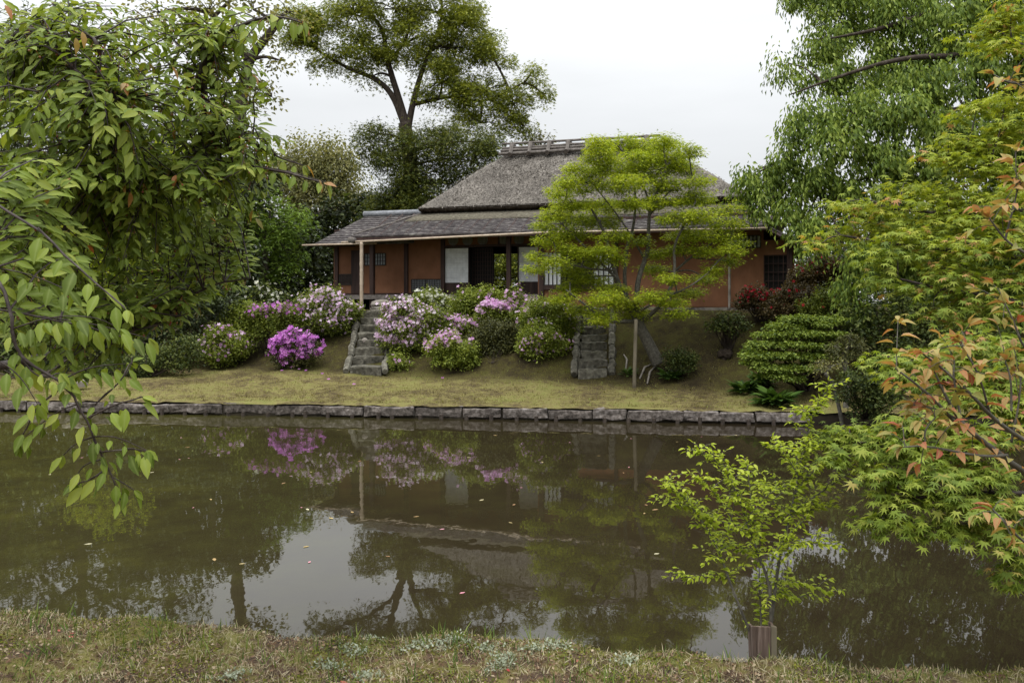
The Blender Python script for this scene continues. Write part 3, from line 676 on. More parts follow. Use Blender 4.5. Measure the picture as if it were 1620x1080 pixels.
# ------------------------------------------------------------ stones
def rock_mb(c, sx, sy, sz, seed=0, n=10, rough=.18, box=0.):
    mb = MB(); vs = []; r0_ = random.Random(seed)
    for j in range(n // 2 + 2):
        th_ = math.pi * j / (n // 2 + 1)
        for i in range(n):
            ph = 2 * math.pi * i / n; d = V(math.sin(th_) * math.cos(ph), math.sin(th_) * math.sin(ph), math.cos(th_))
            if box: m_ = max(abs(d)); d = d * (1 - box) + d / m_ * box
            h_ = 1 + rough * mnoise.noise(Vector(d * 1.7) + Vector((seed * 3.1, 0, 0)))
            vs.append(np.asarray(c) + d * V(sx, sy, sz) * h_)
    m = n // 2 + 2; mb.add(vs, [(j * n + i, (j + 1) * n + i, (j + 1) * n + (i + 1) % n, j * n + (i + 1) % n) for j in range(m - 1) for i in range(n)])
    return mb
def block(a, b_, z0, z1, depth, back=0., seed=0, chip=.02, nx=7, ny=4, nz=5):
    """a worn stone block from a to b (front bottom line), subdivided, edges rounded and faces uneven"""
    a, b_ = np.asarray(a, float), np.asarray(b_, float); L = np.linalg.norm(b_ - a); U = norm(b_ - a); W = V(-U[1], U[0], 0)
    mb = MB(); r_ = .025
    def pt(x, y, z):
        # rounded box
        p = V(x * L, y * depth, z0 + z * (z1 - z0)); lo = V(r_, r_, z0 + r_); hi = V(L - r_, depth - r_, z1 - r_); q = np.minimum(np.maximum(p, lo), hi); dd = p - q
        nn_ = np.linalg.norm(dd); p = q + (dd / nn_ * r_ if nn_ > 1e-6 else 0)
        wp = a * V(1, 1, 0) + U * p[0] + W * (p[1] + back) + V(0, 0, p[2])
        s_ = Vector(wp * 4) + Vector((seed * 1.7, 0, 0)); s2 = Vector(wp * 13)
        return wp + V(mnoise.noise(s_), mnoise.noise(s_ + Vector((9, 0, 0))), mnoise.noise(s_ + Vector((0, 9, 0)))) * chip * 1.3 + V(0, 0, mnoise.noise(s2)) * chip * .8 - W * 0 + W * mnoise.noise(s2 + Vector((3, 3, 3))) * chip
    gx, gy, gz = np.linspace(0, 1, nx), np.linspace(0, 1, ny), np.linspace(0, 1, nz)
    def sheet(fn, A, B):
        vs = [fn(p, q) for q in B for p in A]; n = len(A)
        mb.add(vs, [(j * n + i, j * n + i + 1, (j + 1) * n + i + 1, (j + 1) * n + i) for j in range(len(B) - 1) for i in range(n - 1)])
    ex = np.array([0, .04, .3, .5, .7, .96, 1]); ez = np.array([0, .12, .5, .88, 1]); ey = np.array([0, .12, .5, 1])
    sheet(lambda p, q: pt(p, 0, q), ex, ez); sheet(lambda p, q: pt(p, q, 1), ex, ey); sheet(lambda p, q: pt(0, q, p), ez, ey); sheet(lambda p, q: pt(1, q, p), ez, ey)
    return mb
edge = thing('stone_pond_edge', 'low edging of worn grey stone blocks along the far side of the pond', 'stone edging', (0, Yw(0), 0))
x = -17.0; i = 0
while x < 5.85:
    w_ = rng.uniform(.72, 1.3) if x < -6 else rng.uniform(.6, 1.12)
    x1 = min(x + w_, 5.9); j = rng.normal(0, .028); top = .235 + rng.normal(0, .012)
    if x1 - x > .2:
        block((x + .008, Yw(x) + j, 0), (x1 - .008, Yw(x1) + j, 0), .035, top, .3, seed=i, chip=.028).build('stone', M['stone'], edge)
    x = x1; i += 1
for k in range(46):
    xx = -16 + k * .47 + rng.normal(0, .07)
    if xx > 5.7: break
    mb = MB(); mb.tube([(xx, Yw(xx) - .07, -.3), (xx, Yw(xx) - .06, .1 + rng.uniform(-.03, .035))], .042, 7); mb.build('pile', M['pile'], edge)

def steps(label, pxb, pyb, pxt, pyt, wpx, n, kerb_w, seed):
    b_ = G(pxb, pyb); Yt = b_[1] + 4.2; t_ = V((pxt - CX) / F * Yt, Yt, 0)
    q_ = [b_ + (t_ - b_) * f for f in np.linspace(0, 1, 200)]; zs = np.array([float(ground_z(p[0], p[1])) for p in q_]); z_lo, z_hi = b_[2], 2.16
    def at_z(f):
        p = q_[min(199, int(np.searchsorted(np.maximum.accumulate(zs), z_lo + (z_hi - z_lo) * f)))]; return V(p[0], p[1], z_lo + (z_hi - z_lo) * f)
    st = thing('stone_steps', label, 'steps', b_, 'stone stairs up the bank')
    w_ = wpx / F * b_[1]
    for k in range(n):
        f0 = k / n; c = at_z(f0); z0 = c[2] - .14; z1 = z_lo + (z_hi - z_lo) * (k + 1) / n + .02
        ww = w_ * (1 - .12 * f0) / 2 * rng.uniform(.95, 1.05)
        block(c + V(-ww, 0, 0), c + V(ww, 0, 0), z0, z1, .62, seed=seed + k, chip=.03).build('step', M['stepstone'], st)
    for sg in (-1, 1):
        nk = 5
        for k in range(nk):
            p0 = at_z(k / nk); p1 = at_z((k + 1) / nk - .015); off = V(sg * (w_ * .5 + kerb_w / 2 + .02), 0, .09)
            mb = MB(); q = bez(p0 + off, p1 + off, 0, 5, .02); mb.tube(q, [kerb_w * .5, kerb_w * .58, kerb_w * .6, kerb_w * .57, kerb_w * .48], 7); mb.build('side_stone', M['stepstone'], st)
    return st
steps('mossy stone steps between pink azaleas at the bamboo corner post of the teahouse', 578, 593, 597, 490, 50, 8, .16, 3)
steps('shaded stone steps climbing the bank beside the leaning maple trunk', 938, 598, 944, 490, 46, 8, .17, 40)
tag(rock_mb(G(578, 545) + V(.0, -.1, .1), .1, .08, .1, 5).build('stone', M['rock'], smooth=True), 'small pale round stone lying on the left stone steps', 'stone')
for lb, px, py, Yy, s_ in (('pale triangular rock standing under the veranda edge', 604, 482, 25.3, (.35, .25, .17)), ('flat shoe stone in front of the veranda beside the white azalea', 706, 480, 24.7, (.42, .3, .2)), ('flat grey stone at the top of the stone steps by the bamboo post', 601, 489, 24.6, (.3, .3, .08)), ('low stone below the round post of the veranda', 840, 482, 23.9, (.4, .3, .15))):
    mb = rock_mb(P(px, py, Yy), *s_, seed=int(px), box=.4, rough=.3); tag(mb.build('rock', M['rock'], smooth=False), lb, 'rock')
tag(block(P(98, 612, 18.9), P(130, 612, 18.9), 2.4 - 133 / F * 18.9, 2.4 - 122 / F * 18.9, .3, seed=77).build('stone_block', M['rock']), 'grey rectangular stone block at the left end of the lawn under the cherry', 'stone block')
# ------------------------------------------------------------ leaf colours
L_ = {}
L_['broad'] = leaf_mat('broad_tree_leaf', [(0, (.075, .1, .014)), (.35, (.15, .185, .024)), (.7, (.24, .27, .036)), (1, (.34, .36, .06))], .4, .55, .2)
L_['dark'] = leaf_mat('dark_leaf', [(0, (.022, .035, .01)), (.4, (.05, .07, .018)), (.75, (.09, .115, .027)), (1, (.15, .17, .04))], .25, .55, .2)
L_['mid'] = leaf_mat('mid_leaf', [(0, (.03, .045, .01)), (.4, (.07, .09, .018)), (.75, (.12, .14, .026)), (1, (.19, .2, .04))], .3, .55, .2)
L_['vdark'] = leaf_mat('very_dark_leaf', [(0, (.012, .019, .008)), (.5, (.032, .045, .014)), (1, (.07, .09, .026))], .15, .55, .2)
L_['yellowish'] = leaf_mat('pale_olive_leaf', [(0, (.1, .11, .04)), (.5, (.19, .19, .07)), (1, (.32, .3, .12))], .4, .7)
L_['fresh'] = leaf_mat('fresh_green_leaf', [(0, (.065, .11, .016)), (.5, (.13, .21, .028)), (1, (.2, .29, .045))], .35, .55, .2)
L_['maple'] = leaf_mat('maple_leaf', [(0, (.14, .19, .012)), (.3, (.23, .3, .018)), (.65, (.35, .42, .025)), (1, (.46, .5, .05))], .45, .55, .2, clump=.3, cscale=.9)
L_['elm'] = leaf_mat('weeping_leaf', [(0, (.06, .1, .018)), (.4, (.14, .21, .034)), (.75, (.24, .32, .055)), (1, (.36, .44, .1))], .38, .55, .2, clump=.35, cscale=1.)
L_['rmaple'] = leaf_mat('near_maple_leaf', [(0, (.11, .16, .024)), (.4, (.2, .27, .038)), (.75, (.28, .34, .05)), (.95, (.35, .38, .08)), (1, (.42, .25, .1))], .42, .55, .2, clump=.2, cscale=1.5)
L_['rmaple_y'] = leaf_mat('near_maple_leaf_yellow', [(0, (.13, .175, .018)), (.4, (.24, .3, .026)), (.8, (.34, .39, .045)), (.97, (.42, .42, .07)), (1, (.45, .24, .1))], .42, .55, .2, clump=.2, cscale=1.5)
L_['cherry'] = leaf_mat('cherry_leaf', [(0, (.075, .11, .014)), (.4, (.14, .2, .024)), (.75, (.21, .275, .036)), (1, (.3, .34, .06))], .35, .55, .2, clump=.16, cscale=1.5, veins=True)
L_['cherry_red'] = leaf_mat('young_cherry_leaf', [(0, (.42, .12, .05)), (.5, (.35, .2, .05)), (1, (.22, .24, .05))], .4, .4, .5)
L_['orange'] = leaf_mat('bronze_leaf', [(0, (.34, .09, .06)), (.1, (.42, .18, .09)), (.4, (.42, .25, .11)), (.65, (.38, .3, .1)), (1, (.28, .29, .08))], .35, .55, .2, clump=.1, veins=True)
L_['lime'] = leaf_mat('lime_leaf', [(0, (.26, .34, .025)), (.5, (.38, .46, .04)), (1, (.48, .54, .08))], .45, .55, .2, clump=.1)
L_['az'] = leaf_mat('azalea_leaf', [(0, (.07, .1, .014)), (.5, (.16, .2, .028)), (1, (.26, .3, .05))], .3, .6, clump=.3, cscale=2.5)
L_['azlime'] = leaf_mat('azalea_leaf_light', [(0, (.1, .14, .018)), (.5, (.2, .25, .03)), (1, (.3, .34, .06))], .3, .6, clump=.3, cscale=2.5)
L_['azdark'] = leaf_mat('azalea_leaf_dark', [(0, (.03, .035, .01)), (.5, (.07, .075, .018)), (1, (.13, .13, .035))], .2, .6, clump=.2, cscale=2.5)
L_['cloud'] = leaf_mat('layered_shrub_leaf', [(0, (.06, .1, .016)), (.5, (.16, .22, .03)), (1, (.25, .31, .05))], .3, .6, clump=.25, cscale=2.)
L_['fern'] = leaf_mat('strap_leaf', [(0, (.03, .06, .012)), (.5, (.055, .11, .02)), (1, (.1, .17, .03))], .3, .55, .2, clump=.1)
L_['bronze_az'] = leaf_mat('bronze_azalea_leaf', [(0, (.045, .035, .012)), (.5, (.09, .065, .025)), (1, (.14, .1, .035))], .25, .6)
L_['pink'] = leaf_mat('pink_flower', [(0, (.52, .25, .5)), (.4, (.68, .4, .66)), (1, (.85, .64, .83))], .3, .8, .1, clump=.1, tint=(1, .9, 1))
L_['pale'] = leaf_mat('pale_pink_flower', [(0, (.58, .36, .55)), (.5, (.74, .54, .72)), (1, (.87, .76, .86))], .3, .8, .1, clump=.1, tint=(1, .9, 1))
L_['magenta'] = leaf_mat('magenta_flower', [(0, (.42, .12, .46)), (.5, (.62, .22, .64)), (1, (.78, .4, .78))], .3, .8, .1, clump=.1, tint=(1, .9, 1))
L_['white'] = leaf_mat('white_flower', [(0, (.5, .5, .38)), (1, (.8, .8, .7))], .3, .8, .1, clump=.05, tint=(1, 1, .9))
L_['red'] = leaf_mat('red_flower', [(0, (.28, .006, .02)), (1, (.6, .03, .06))], .25, .8, .1, clump=.1, tint=(1, .6, .6))

# ------------------------------------------------------------ background trees
def tr(name, label, cat, bpx, Y, trunk_px, blobs, leaf, lm, size, per, cr, gz=None, **kw):
    X0 = (bpx - CX) / F * Y; z0 = float(ground_z(np.clip(X0, -30, 30), Y)) - .1 if gz is None else gz
    return tree(name, label, cat, V(X0, Y, z0), [V(X0, Y, z0)] + PP(trunk_px, Y), blobs, Y, leaf, L_[lm], size, per, cr, **kw)
tr('broad_tree', 'tallest tree, spreading olive green crown on forked dark limbs rising behind the thatched roof', 'tree', 662, 45, [(655, 330), (648, 250), (640, 195)],
   [(505, 45, 40, 38), (560, 22, 55, 38), (625, 15, 55, 30), (690, 20, 55, 28), (745, 40, 50, 40), (775, 85, 38, 40), (710, 75, 60, 45), (640, 70, 60, 42), (575, 78, 55, 34), (520, 92, 40, 20), (590, 120, 34, 10), (470, 30, 40, 30), (450, 60, 22, 14), (860, 150, 14, 18), (700, 130, 60, 32), (765, 145, 48, 38), (812, 165, 34, 36), (838, 120, 24, 18), (828, 200, 24, 26), (760, 195, 42, 18), (735, 165, 40, 22), (480, 70, 18, 16), (600, -30, 70, 30), (700, -25, 60, 28)],
   T_TRI, 'broad', .22, 118, .68, dens=2.1, flat=.35, r0=.5, r1=.36, limb=.1, twig=.045, wild=.45,
   extra=[(PP([(641, 200), (622, 150), (596, 125), (548, 108), (500, 78)], 45), .22, .05), (PP([(643, 200), (634, 165), (612, 95), (606, 40), (560, 5)], 45), .25, .06), (PP([(646, 200), (654, 160), (668, 110), (690, 60), (700, 20)], 45), .22, .05), (PP([(612, 100), (640, 70), (655, 20)], 45), .13, .04), (PP([(655, 165), (720, 150), (765, 165), (830, 130)], 45), .13, .04)])
tr('broad_tree', 'dark dense tree filling the space under the tallest tree, left of the thatch', 'tree', 655, 41, [(650, 400), (648, 300), (650, 240)],
   [(600, 212, 34, 22), (640, 235, 55, 35), (700, 225, 55, 35), (750, 255, 42, 35), (690, 290, 60, 35), (625, 285, 38, 34), (615, 325, 36, 30), (650, 330, 50, 30), (780, 225, 25, 22), (600, 250, 26, 20)],
   T_TRI, 'mid', .21, 130, .7, dens=2.9, r0=.42, r1=.3, limb=.08, twig=.03)
tr('evergreen_tree', 'very dark evergreen directly above the grey ridge tile of the annex roof', 'tree', 610, 42, [(612, 380), (612, 330)],
   [(612, 330, 34, 26), (640, 345, 36, 22), (590, 350, 22, 24), (668, 318, 25, 18)], T_DIA, 'dark', .22, 60, .65, dens=3, r0=.25, r1=.12)
tr('broad_tree', 'thin leaved tree on a leaning dark trunk seen between the cherry and the tallest tree', 'tree', 350, 32, [(372, 250), (385, 130), (395, 92), (420, 62), (440, 35)],
   [(330, 18, 60, 24), (400, 15, 55, 20), (455, 18, 40, 22), (432, 62, 22, 14), (355, 60, 40, 20), (405, 130, 32, 14), (420, 150, 26, 14), (395, 165, 20, 14), (300, 40, 40, 25), (440, 95, 14, 8), (250, 20, 50, 25), (390, -20, 90, 22)],
   T_DIA, 'yellowish', .2, 24, .6, dens=1.6, flat=.35, r0=.3, r1=.12, limb=.1, twig=.03, extra=[(PP([(395, 95), (370, 60), (330, 20)], 32), .25, .06), (PP([(390, 110), (410, 130), (430, 150)], 32), .08, .03)])
tr('bamboo_thicket', 'pale olive feathery thicket rising left of the dark tree', 'bamboo', 510, 84, [(510, 380), (505, 300)],
   [(490, 245, 38, 26), (465, 275, 30, 28), (520, 280, 34, 34), (545, 265, 18, 30), (495, 310, 45, 30), (550, 310, 28, 38), (510, 230, 14, 10), (445, 250, 22, 18), (535, 240, 10, 14)],
   T_DIA, 'yellowish', .34, 150, 1.45, dens=3.2, flat=.7, r0=.2, r1=.1, droop=.9, limb=.05, twig=.02)
tr('broad_tree', 'small light green treetop peeping over the left end of the ridge', 'tree', 858, 46, [(858, 300), (858, 240)], [(855, 208, 20, 14), (868, 222, 16, 14), (845, 225, 18, 10)], T_TRI, 'yellowish', .25, 26, .6, dens=2.5, r0=.3, r1=.2)
tr('broad_tree', 'rounded mid green tree standing between the cherry leaves and the annex roof', 'tree', 415, 28.5, [(418, 450), (420, 370)],
   [(425, 325, 38, 24), (452, 352, 36, 26), (405, 372, 50, 34), (450, 392, 34, 26), (395, 420, 42, 26), (470, 365, 18, 14), (372, 350, 40, 40), (435, 425, 26, 16)],
   T_TRI, 'fresh', .2, 44, .5, dens=2.6, flat=.3, r0=.2, r1=.1, limb=.06, twig=.02)
tr('evergreen_tree', 'black green evergreen mass behind the end post of the annex', 'tree', 490, 47, [(490, 430), (495, 340)],
   [(500, 345, 40, 30), (540, 335, 34, 26), (565, 325, 28, 24), (480, 400, 50, 44), (525, 420, 36, 44), (450, 450, 50, 30), (510, 460, 40, 24)], T_DIA, 'vdark', .28, 80, .85, dens=3, r0=.14, r1=.08)
tr('evergreen_tree', 'dark conifer shape half hidden by the cherry at the left', 'tree', 330, 27, [(335, 400), (340, 300)],
   [(360, 290, 60, 34), (300, 330, 60, 50), (240, 300, 60, 50), (350, 420, 50, 40), (290, 430, 60, 50), (220, 420, 60, 60), (380, 470, 34, 24)], T_DIA, 'vdark', .17, 80, .55, dens=2.4, r0=.14, r1=.08)
tr('broad_tree', 'large dark tree behind the middle of the cherry branches', 'tree', 120, 29, [(130, 420), (130, 250)],
   [(60, 100, 80, 50), (150, 130, 80, 50), (230, 170, 70, 50), (30, 190, 80, 60), (120, 240, 90, 60), (200, 260, 60, 50), (40, 330, 90, 70), (150, 350, 80, 60), (-70, 200, 90, 130), (90, 40, 70, 25), (250, 330, 60, 50), (-60, 400, 90, 90), (280, 220, 40, 40)], T_TRI, 'dark', .3, 40, .8, dens=2.4, r0=.24, r1=.15, limb=.1, twig=.04)
tr('evergreen_tree', 'tall dark evergreen closing the view between the cherry and the round green tree', 'tree', 300, 30.5, [(300, 420), (300, 260)],
   [(250, 300, 70, 50), (330, 300, 60, 50), (395, 290, 40, 34), (430, 340, 40, 40), (470, 390, 50, 40), (420, 430, 50, 40), (340, 390, 70, 60), (240, 390, 70, 60), (150, 330, 70, 50), (60, 300, 80, 60), (-40, 300, 80, 80), (140, 430, 80, 60), (40, 420, 80, 60)], T_DIA, 'vdark', .22, 56, .6, dens=2.6, r0=.14, r1=.08)
tr('broad_tree', 'yellow green low tree glowing behind the lower cherry branches', 'tree', 170, 24, [(175, 500), (175, 420)], [(150, 385, 50, 26), (200, 400, 40, 24), (110, 415, 40, 24), (170, 440, 50, 24)], T_TRI, 'maple', .17, 26, .42, dens=2.2, r0=.12, r1=.08)
tr('broad_tree', 'shadowy tree at the far left behind the pond corner', 'tree', 20, 23, [(25, 520), (30, 430)], [(20, 440, 70, 50), (80, 470, 50, 40), (-60, 470, 60, 60), (30, 520, 80, 50), (-20, 330, 70, 60)], T_TRI, 'dark', .2, 60, .5, dens=2.4, r0=.12, r1=.08)
# low hedges and shrubs on the left
def shrub(name, label, cat, base, blobs, Y, lm, size, per, cr, leaf=T_DIA, dens=3., flat=.35, flowers=None, fl_n=0, fl_size=.05, fl_zone=None, stem=.02, group=None, wild=.6, pn='foliage', depth=1., fl_patch=.45, bark='bark', shell=.9, loose=False):
    t = thing(name, label, cat, base, group); dens *= 1.5; per = int(per * 1.3); cl, who, cen = blob_clumps(blobs, Y, dens, cr, depth, shell)
    if loose: k_ = rng.random(len(cl)) < .3; cl = np.where(k_[:, None], cl + norm(cl - cl.mean(0)) * rng.uniform(0, .2, len(cl))[:, None], cl)
    cl = cl[cl[:, 2] > np.interp(0, [0, 1], [base[2] + .05, 0])]
    if len(cl) < 4: cl, who, cen = blob_clumps(blobs, Y, dens * 2, cr, depth, shell)
    mb = MB()
    for k in range(min(len(cl), 34)):
        e = cl[rng.integers(len(cl))]; b0 = base + V(rng.normal(0, .06), rng.normal(0, .06), -.03); m_ = (b0 + e) / 2 + V(0, 0, -.1 * np.linalg.norm(e - b0)) * .6 + rng.normal(0, .04, 3)
        mb.tube(smooth_path([b0, m_, e], 2), np.linspace(stem, stem * .3, 6), 4, cap=False)
    mb.build('stems', M[bark], t)
    leaf_part(pn, leaf, *clump_leaves(cl, per, cr, flat, size, .1, 1., wild), L_[lm], t)
    if fl_n:
        k = rng.integers(len(cl), size=fl_n * 4); c = cl[k]; a = rng.random(len(k)) * 6.283; r_ = rng.random(len(k)) ** .5
        uu = norm(rng.normal(size=(len(k), 3))); uu[:, 1] = -np.abs(uu[:, 1]) * .9; uu[:, 2] = uu[:, 2] * .8 + .25; pos = c + uu * cr * V(1.25, 1.25, .95) * rng.uniform(.8, 1.15, len(k))[:, None]
        nz = np.array([mnoise.noise(Vector(p * 4.5)) for p in pos]); ctr = cl.mean(0)
        sc = nz + (rng.random(len(k)) - .5) * fl_patch * 2.2 + (0 if fl_zone is None else np.array([fl_zone((p[0] / p[1] * F + CX), HY + F * (H - p[2]) / p[1]) for p in pos])) - .6 * (pos[:, 1] - ctr[1]) + .12 * (pos[:, 2] - ctr[2])
        sel = np.argsort(-sc)[:fl_n]; pos = pos[sel]
        nr = norm(norm(pos - ctr) * .7 + V(0, -.55, .6) + rng.normal(0, .35, pos.shape)); d_ = rng.normal(size=pos.shape)
        leaf_part('flowers', T_FLOW, pos, d_, nr, fl_size * rng.uniform(.75, 1.25, len(pos)), L_[flowers], t, kind='stuff')
    return t
def bs(px, py): return G(px, py)
shrub('hedge', 'long low dark hedge along the foot of the bank at the left', 'hedge', bs(230, 596), [(150, 585, 30, 14), (190, 582, 34, 18), (235, 575, 36, 22), (280, 562, 34, 22), (300, 545, 26, 16)], 21, 'dark', .07, 70, .2, dens=3.4, flat=.4)
shrub('dark_bush', 'tall dark bush behind the long low hedge', 'bush', bs(260, 560), [(200, 545, 60, 34), (260, 520, 60, 40), (310, 500, 50, 44), (230, 480, 60, 40), (340, 470, 40, 30)], 23, 'vdark', .12, 50, .35, dens=3.)
shrub('dark_bush', 'dark bush in the deep shade at the far left end of the lawn', 'bush', bs(60, 600), [(40, 560, 60, 34), (100, 570, 40, 28), (-30, 570, 60, 40), (150, 540, 44, 30)], 22, 'vdark', .12, 50, .35, dens=3.)
shrub('white_flowering_bush', 'dark bush with clusters of white flowers left of the annex', 'bush', V(-7.6, 26.5, 2.1), [(415, 465, 28, 22), (440, 480, 24, 20), (405, 490, 26, 18)], 26.4, 'dark', .13, 44, .3, flowers='white', fl_n=50, fl_size=.06)
# far wooded horizon
def far_wood():
    cl = []
    for k in range(420):
        a = rng.uniform(-1.15, 1.15); D = rng.uniform(52, 75); cl.append(V(math.sin(a) * D, math.cos(a) * D, rng.uniform(1, 6.6) + mnoise.noise(Vector((a * 9, 0, 0))) * 1.6))
    cl = np.array(cl); leaf_part('far_wood', T_TRI, *clump_leaves(cl, 36, 2.3, .7, 1.0, .2, 1, .7), L_['dark'], None, kind='stuff')
far_wood()
tr('evergreen_tree', 'dark evergreen behind the right-hand end of the house', 'tree', 1330, 27, [(1330, 480), (1330, 420)], [(1300, 400, 40, 30), (1350, 400, 50, 40), (1420, 390, 60, 50), (1500, 370, 60, 50), (1580, 350, 60, 60), (1660, 340, 60, 60), (1740, 380, 60, 80), (1420, 430, 60, 50), (1500, 450, 70, 60), (1590, 460, 70, 60), (1290, 440, 34, 30), (1680, 470, 70, 60)], T_TRI, 'vdark', .24, 44, .55, dens=2.4, r0=.25, r1=.15)
tr('garden_tree', 'tree seen through the open room of the teahouse', 'tree', 800, 37, [(800, 470), (800, 430)], [(790, 420, 26, 30), (815, 440, 26, 30), (780, 445, 22, 22), (835, 415, 30, 30), (800, 400, 40, 24), (800, 385, 40, 24)], T_TRI, 'broad', .2, 40, .45, dens=2.6, r0=.1, r1=.06)

# ------------------------------------------------------------ azaleas on the bank
def az(label, bx, by, blobs, lm='az', fl='pink', n=400, zone=None, patch=.45, size=.066, fs=.046, Y=None, per=46, cr=.13, dens=7.5, stem=.014):
    b = bs(bx, by); y = (b[1] if Y is None else Y) 
    # front blobs hang nearer the viewer than the root
    bl = [(q[0], q[1], q[2], q[3], y + (q[4] if len(q) > 4 else -.15)) for q in blobs]
    return shrub('azalea_bush', label, 'azalea', b if Y is None else V((bx - CX) / F * Y, Y, float(ground_z((bx - CX) / F * Y, Y))), bl, y, lm, size, per, cr, dens=dens, flat=.6, flowers=fl, fl_n=int(n * 1.05), fl_size=fs, fl_zone=zone, fl_patch=patch, group='azalea bushes on the bank', stem=stem, loose=True)
az('leftmost azalea of the slope, round, green with scattered pink flowers', 355, 580, [(352, 528, 24, 14), (338, 545, 20, 16), (372, 542, 22, 17), (355, 556, 26, 13)], 'azlime', 'pink', 330, patch=1.2)
az('compact vivid magenta azalea standing alone low on the mossy slope', 464, 582, [(466, 538, 26, 12), (446, 552, 18, 13), (488, 552, 20, 12), (468, 560, 22, 11), (452, 566, 12, 7)], 'azdark', 'magenta', 900, patch=.6, fs=.066)
az('leggy azalea on a bare stem with magenta flowers on its upper edge', 432, 545, [(410, 494, 20, 8), (440, 494, 28, 12), (462, 500, 22, 12), (430, 512, 26, 10), (405, 526, 16, 5)], 'az', 'magenta', 230, zone=lambda x, y: (505 - y) / 18, Y=23.1)
az('bright green azalea with hardly a flower, behind the leftmost azalea', 392, 530, [(388, 490, 24, 12), (376, 505, 20, 12), (398, 505, 26, 16), (366, 500, 14, 8)], 'azlime', 'magenta', 14, Y=23.4)
az('broad pale pink azalea left of the bamboo corner post', 512, 535, [(518, 470, 24, 12), (500, 482, 32, 14), (545, 488, 26, 14), (520, 500, 42, 16), (490, 512, 24, 13), (530, 515, 26, 9)], 'az', 'pale', 1100, patch=.8, Y=23.6)
az('widest azalea, masses of pale pink flowers spilling beside the left steps', 640, 575, [(640, 490, 32, 13), (672, 500, 36, 15), (625, 510, 28, 17), (655, 520, 42, 17), (622, 535, 22, 20), (660, 538, 34, 12), (690, 515, 22, 15), (612, 555, 15, 12), (632, 550, 18, 12)], 'az', 'pale', 1700, patch=.7, zone=lambda x, y: (655 - x) / 90, Y=22.3)
az('small green azalea tuft at the bottom of the widest pink azalea', 628, 580, [(628, 570, 13, 9)], 'azlime', 'pink', 8)
az('cream flowered azalea at the edge of the veranda', 686, 500, [(682, 470, 22, 10), (665, 478, 16, 9), (700, 480, 22, 9), (690, 488, 30, 8)], 'azlime', 'white', 260, patch=.8, Y=24.2)
az('half pink, half bright green azalea bulging low at the middle of the slope', 715, 578, [(706, 538, 24, 9), (690, 550, 18, 10), (728, 548, 24, 13), (712, 562, 26, 12), (735, 562, 16, 10)], 'azlime', 'pink', 330, zone=lambda x, y: (548 - y) / 10 + (712 - x) / 60)
az('azalea with a few pink trusses above the half pink, half green one', 720, 540, [(705, 508, 22, 9), (735, 515, 24, 11), (712, 522, 26, 11), (752, 528, 18, 10), (690, 530, 18, 8)], 'az', 'pink', 330, Y=22.6, patch=.8)
az('tall bright green azalea almost without flowers below the open doorway', 762, 520, [(760, 468, 34, 11), (740, 480, 22, 14), (782, 478, 26, 12), (750, 495, 34, 13)], 'azlime', 'pink', 30, Y=23.7)
az('azalea crowned with lilac pink flowers right of centre', 782, 535, [(782, 488, 24, 9), (768, 500, 20, 10), (798, 500, 22, 12), (782, 512, 30, 10)], 'az', 'pink', 520, zone=lambda x, y: (498 - y) / 16, Y=22.9)
az('thin azalea with pink tufts under the round veranda post', 815, 520, [(812, 472, 16, 8), (820, 484, 22, 10), (808, 496, 22, 10), (826, 500, 18, 9)], 'az', 'pink', 170, patch=1, Y=23.3)
shrub('dark_bush', 'flowerless brownish dark green rounded bush in the middle of the azaleas', 'bush', bs(780, 572), [(785, 522, 34, 14, 21.6), (760, 538, 26, 14, 21.6), (800, 540, 30, 16, 21.6), (775, 550, 32, 11, 21.6)], 21.6, 'azdark', .06, 80, .15, dens=9, stem=.008, flat=.6)
az('large green azalea with sparse pink flowers left of the shaded steps', 862, 560, [(870, 486, 36, 12), (845, 498, 26, 13), (888, 500, 26, 15), (862, 512, 40, 14), (892, 520, 20, 13)], 'azlime', 'pale', 170, patch=1.4, Y=21.6)
az('lower drooping azalea with pink flowers along its bottom edge, left of the shaded steps', 850, 570, [(855, 528, 30, 13), (840, 545, 22, 12), (872, 545, 22, 10), (838, 560, 16, 7), (865, 538, 28, 10)], 'azlime', 'pink', 190, patch=1., zone=lambda x, y: (y - 540) / 20, Y=21.)
az('reddish leaved azalea with red flowers under the lattice door', 1205, 500, [(1198, 466, 26, 7), (1185, 474, 20, 8), (1215, 474, 24, 9)], 'bronze_az', 'red', 150, patch=.9, Y=20.6, stem=.012)
az('dark azalea mound with red flowers right of the lattice door', 1275, 500, [(1262, 462, 30, 9), (1240, 472, 20, 8), (1290, 478, 26, 9), (1255, 484, 36, 9), (1225, 486, 20, 6)], 'bronze_az', 'red', 50, patch=1.3, Y=20.)
az('highest red flowered azalea beside the end wall of the house', 1300, 450, [(1302, 418, 24, 10), (1285, 432, 28, 11), (1315, 438, 26, 12), (1270, 446, 24, 9), (1338, 425, 22, 12)], 'bronze_az', 'red', 80, patch=.9, zone=lambda x, y: (430 - y) / 25, Y=21.5)
az('plain green azalea between the red azaleas and the layered shrub', 1320, 510, [(1315, 470, 30, 12), (1290, 484, 26, 10), (1335, 484, 26, 12)], 'az', 'red', 14, Y=19.4)
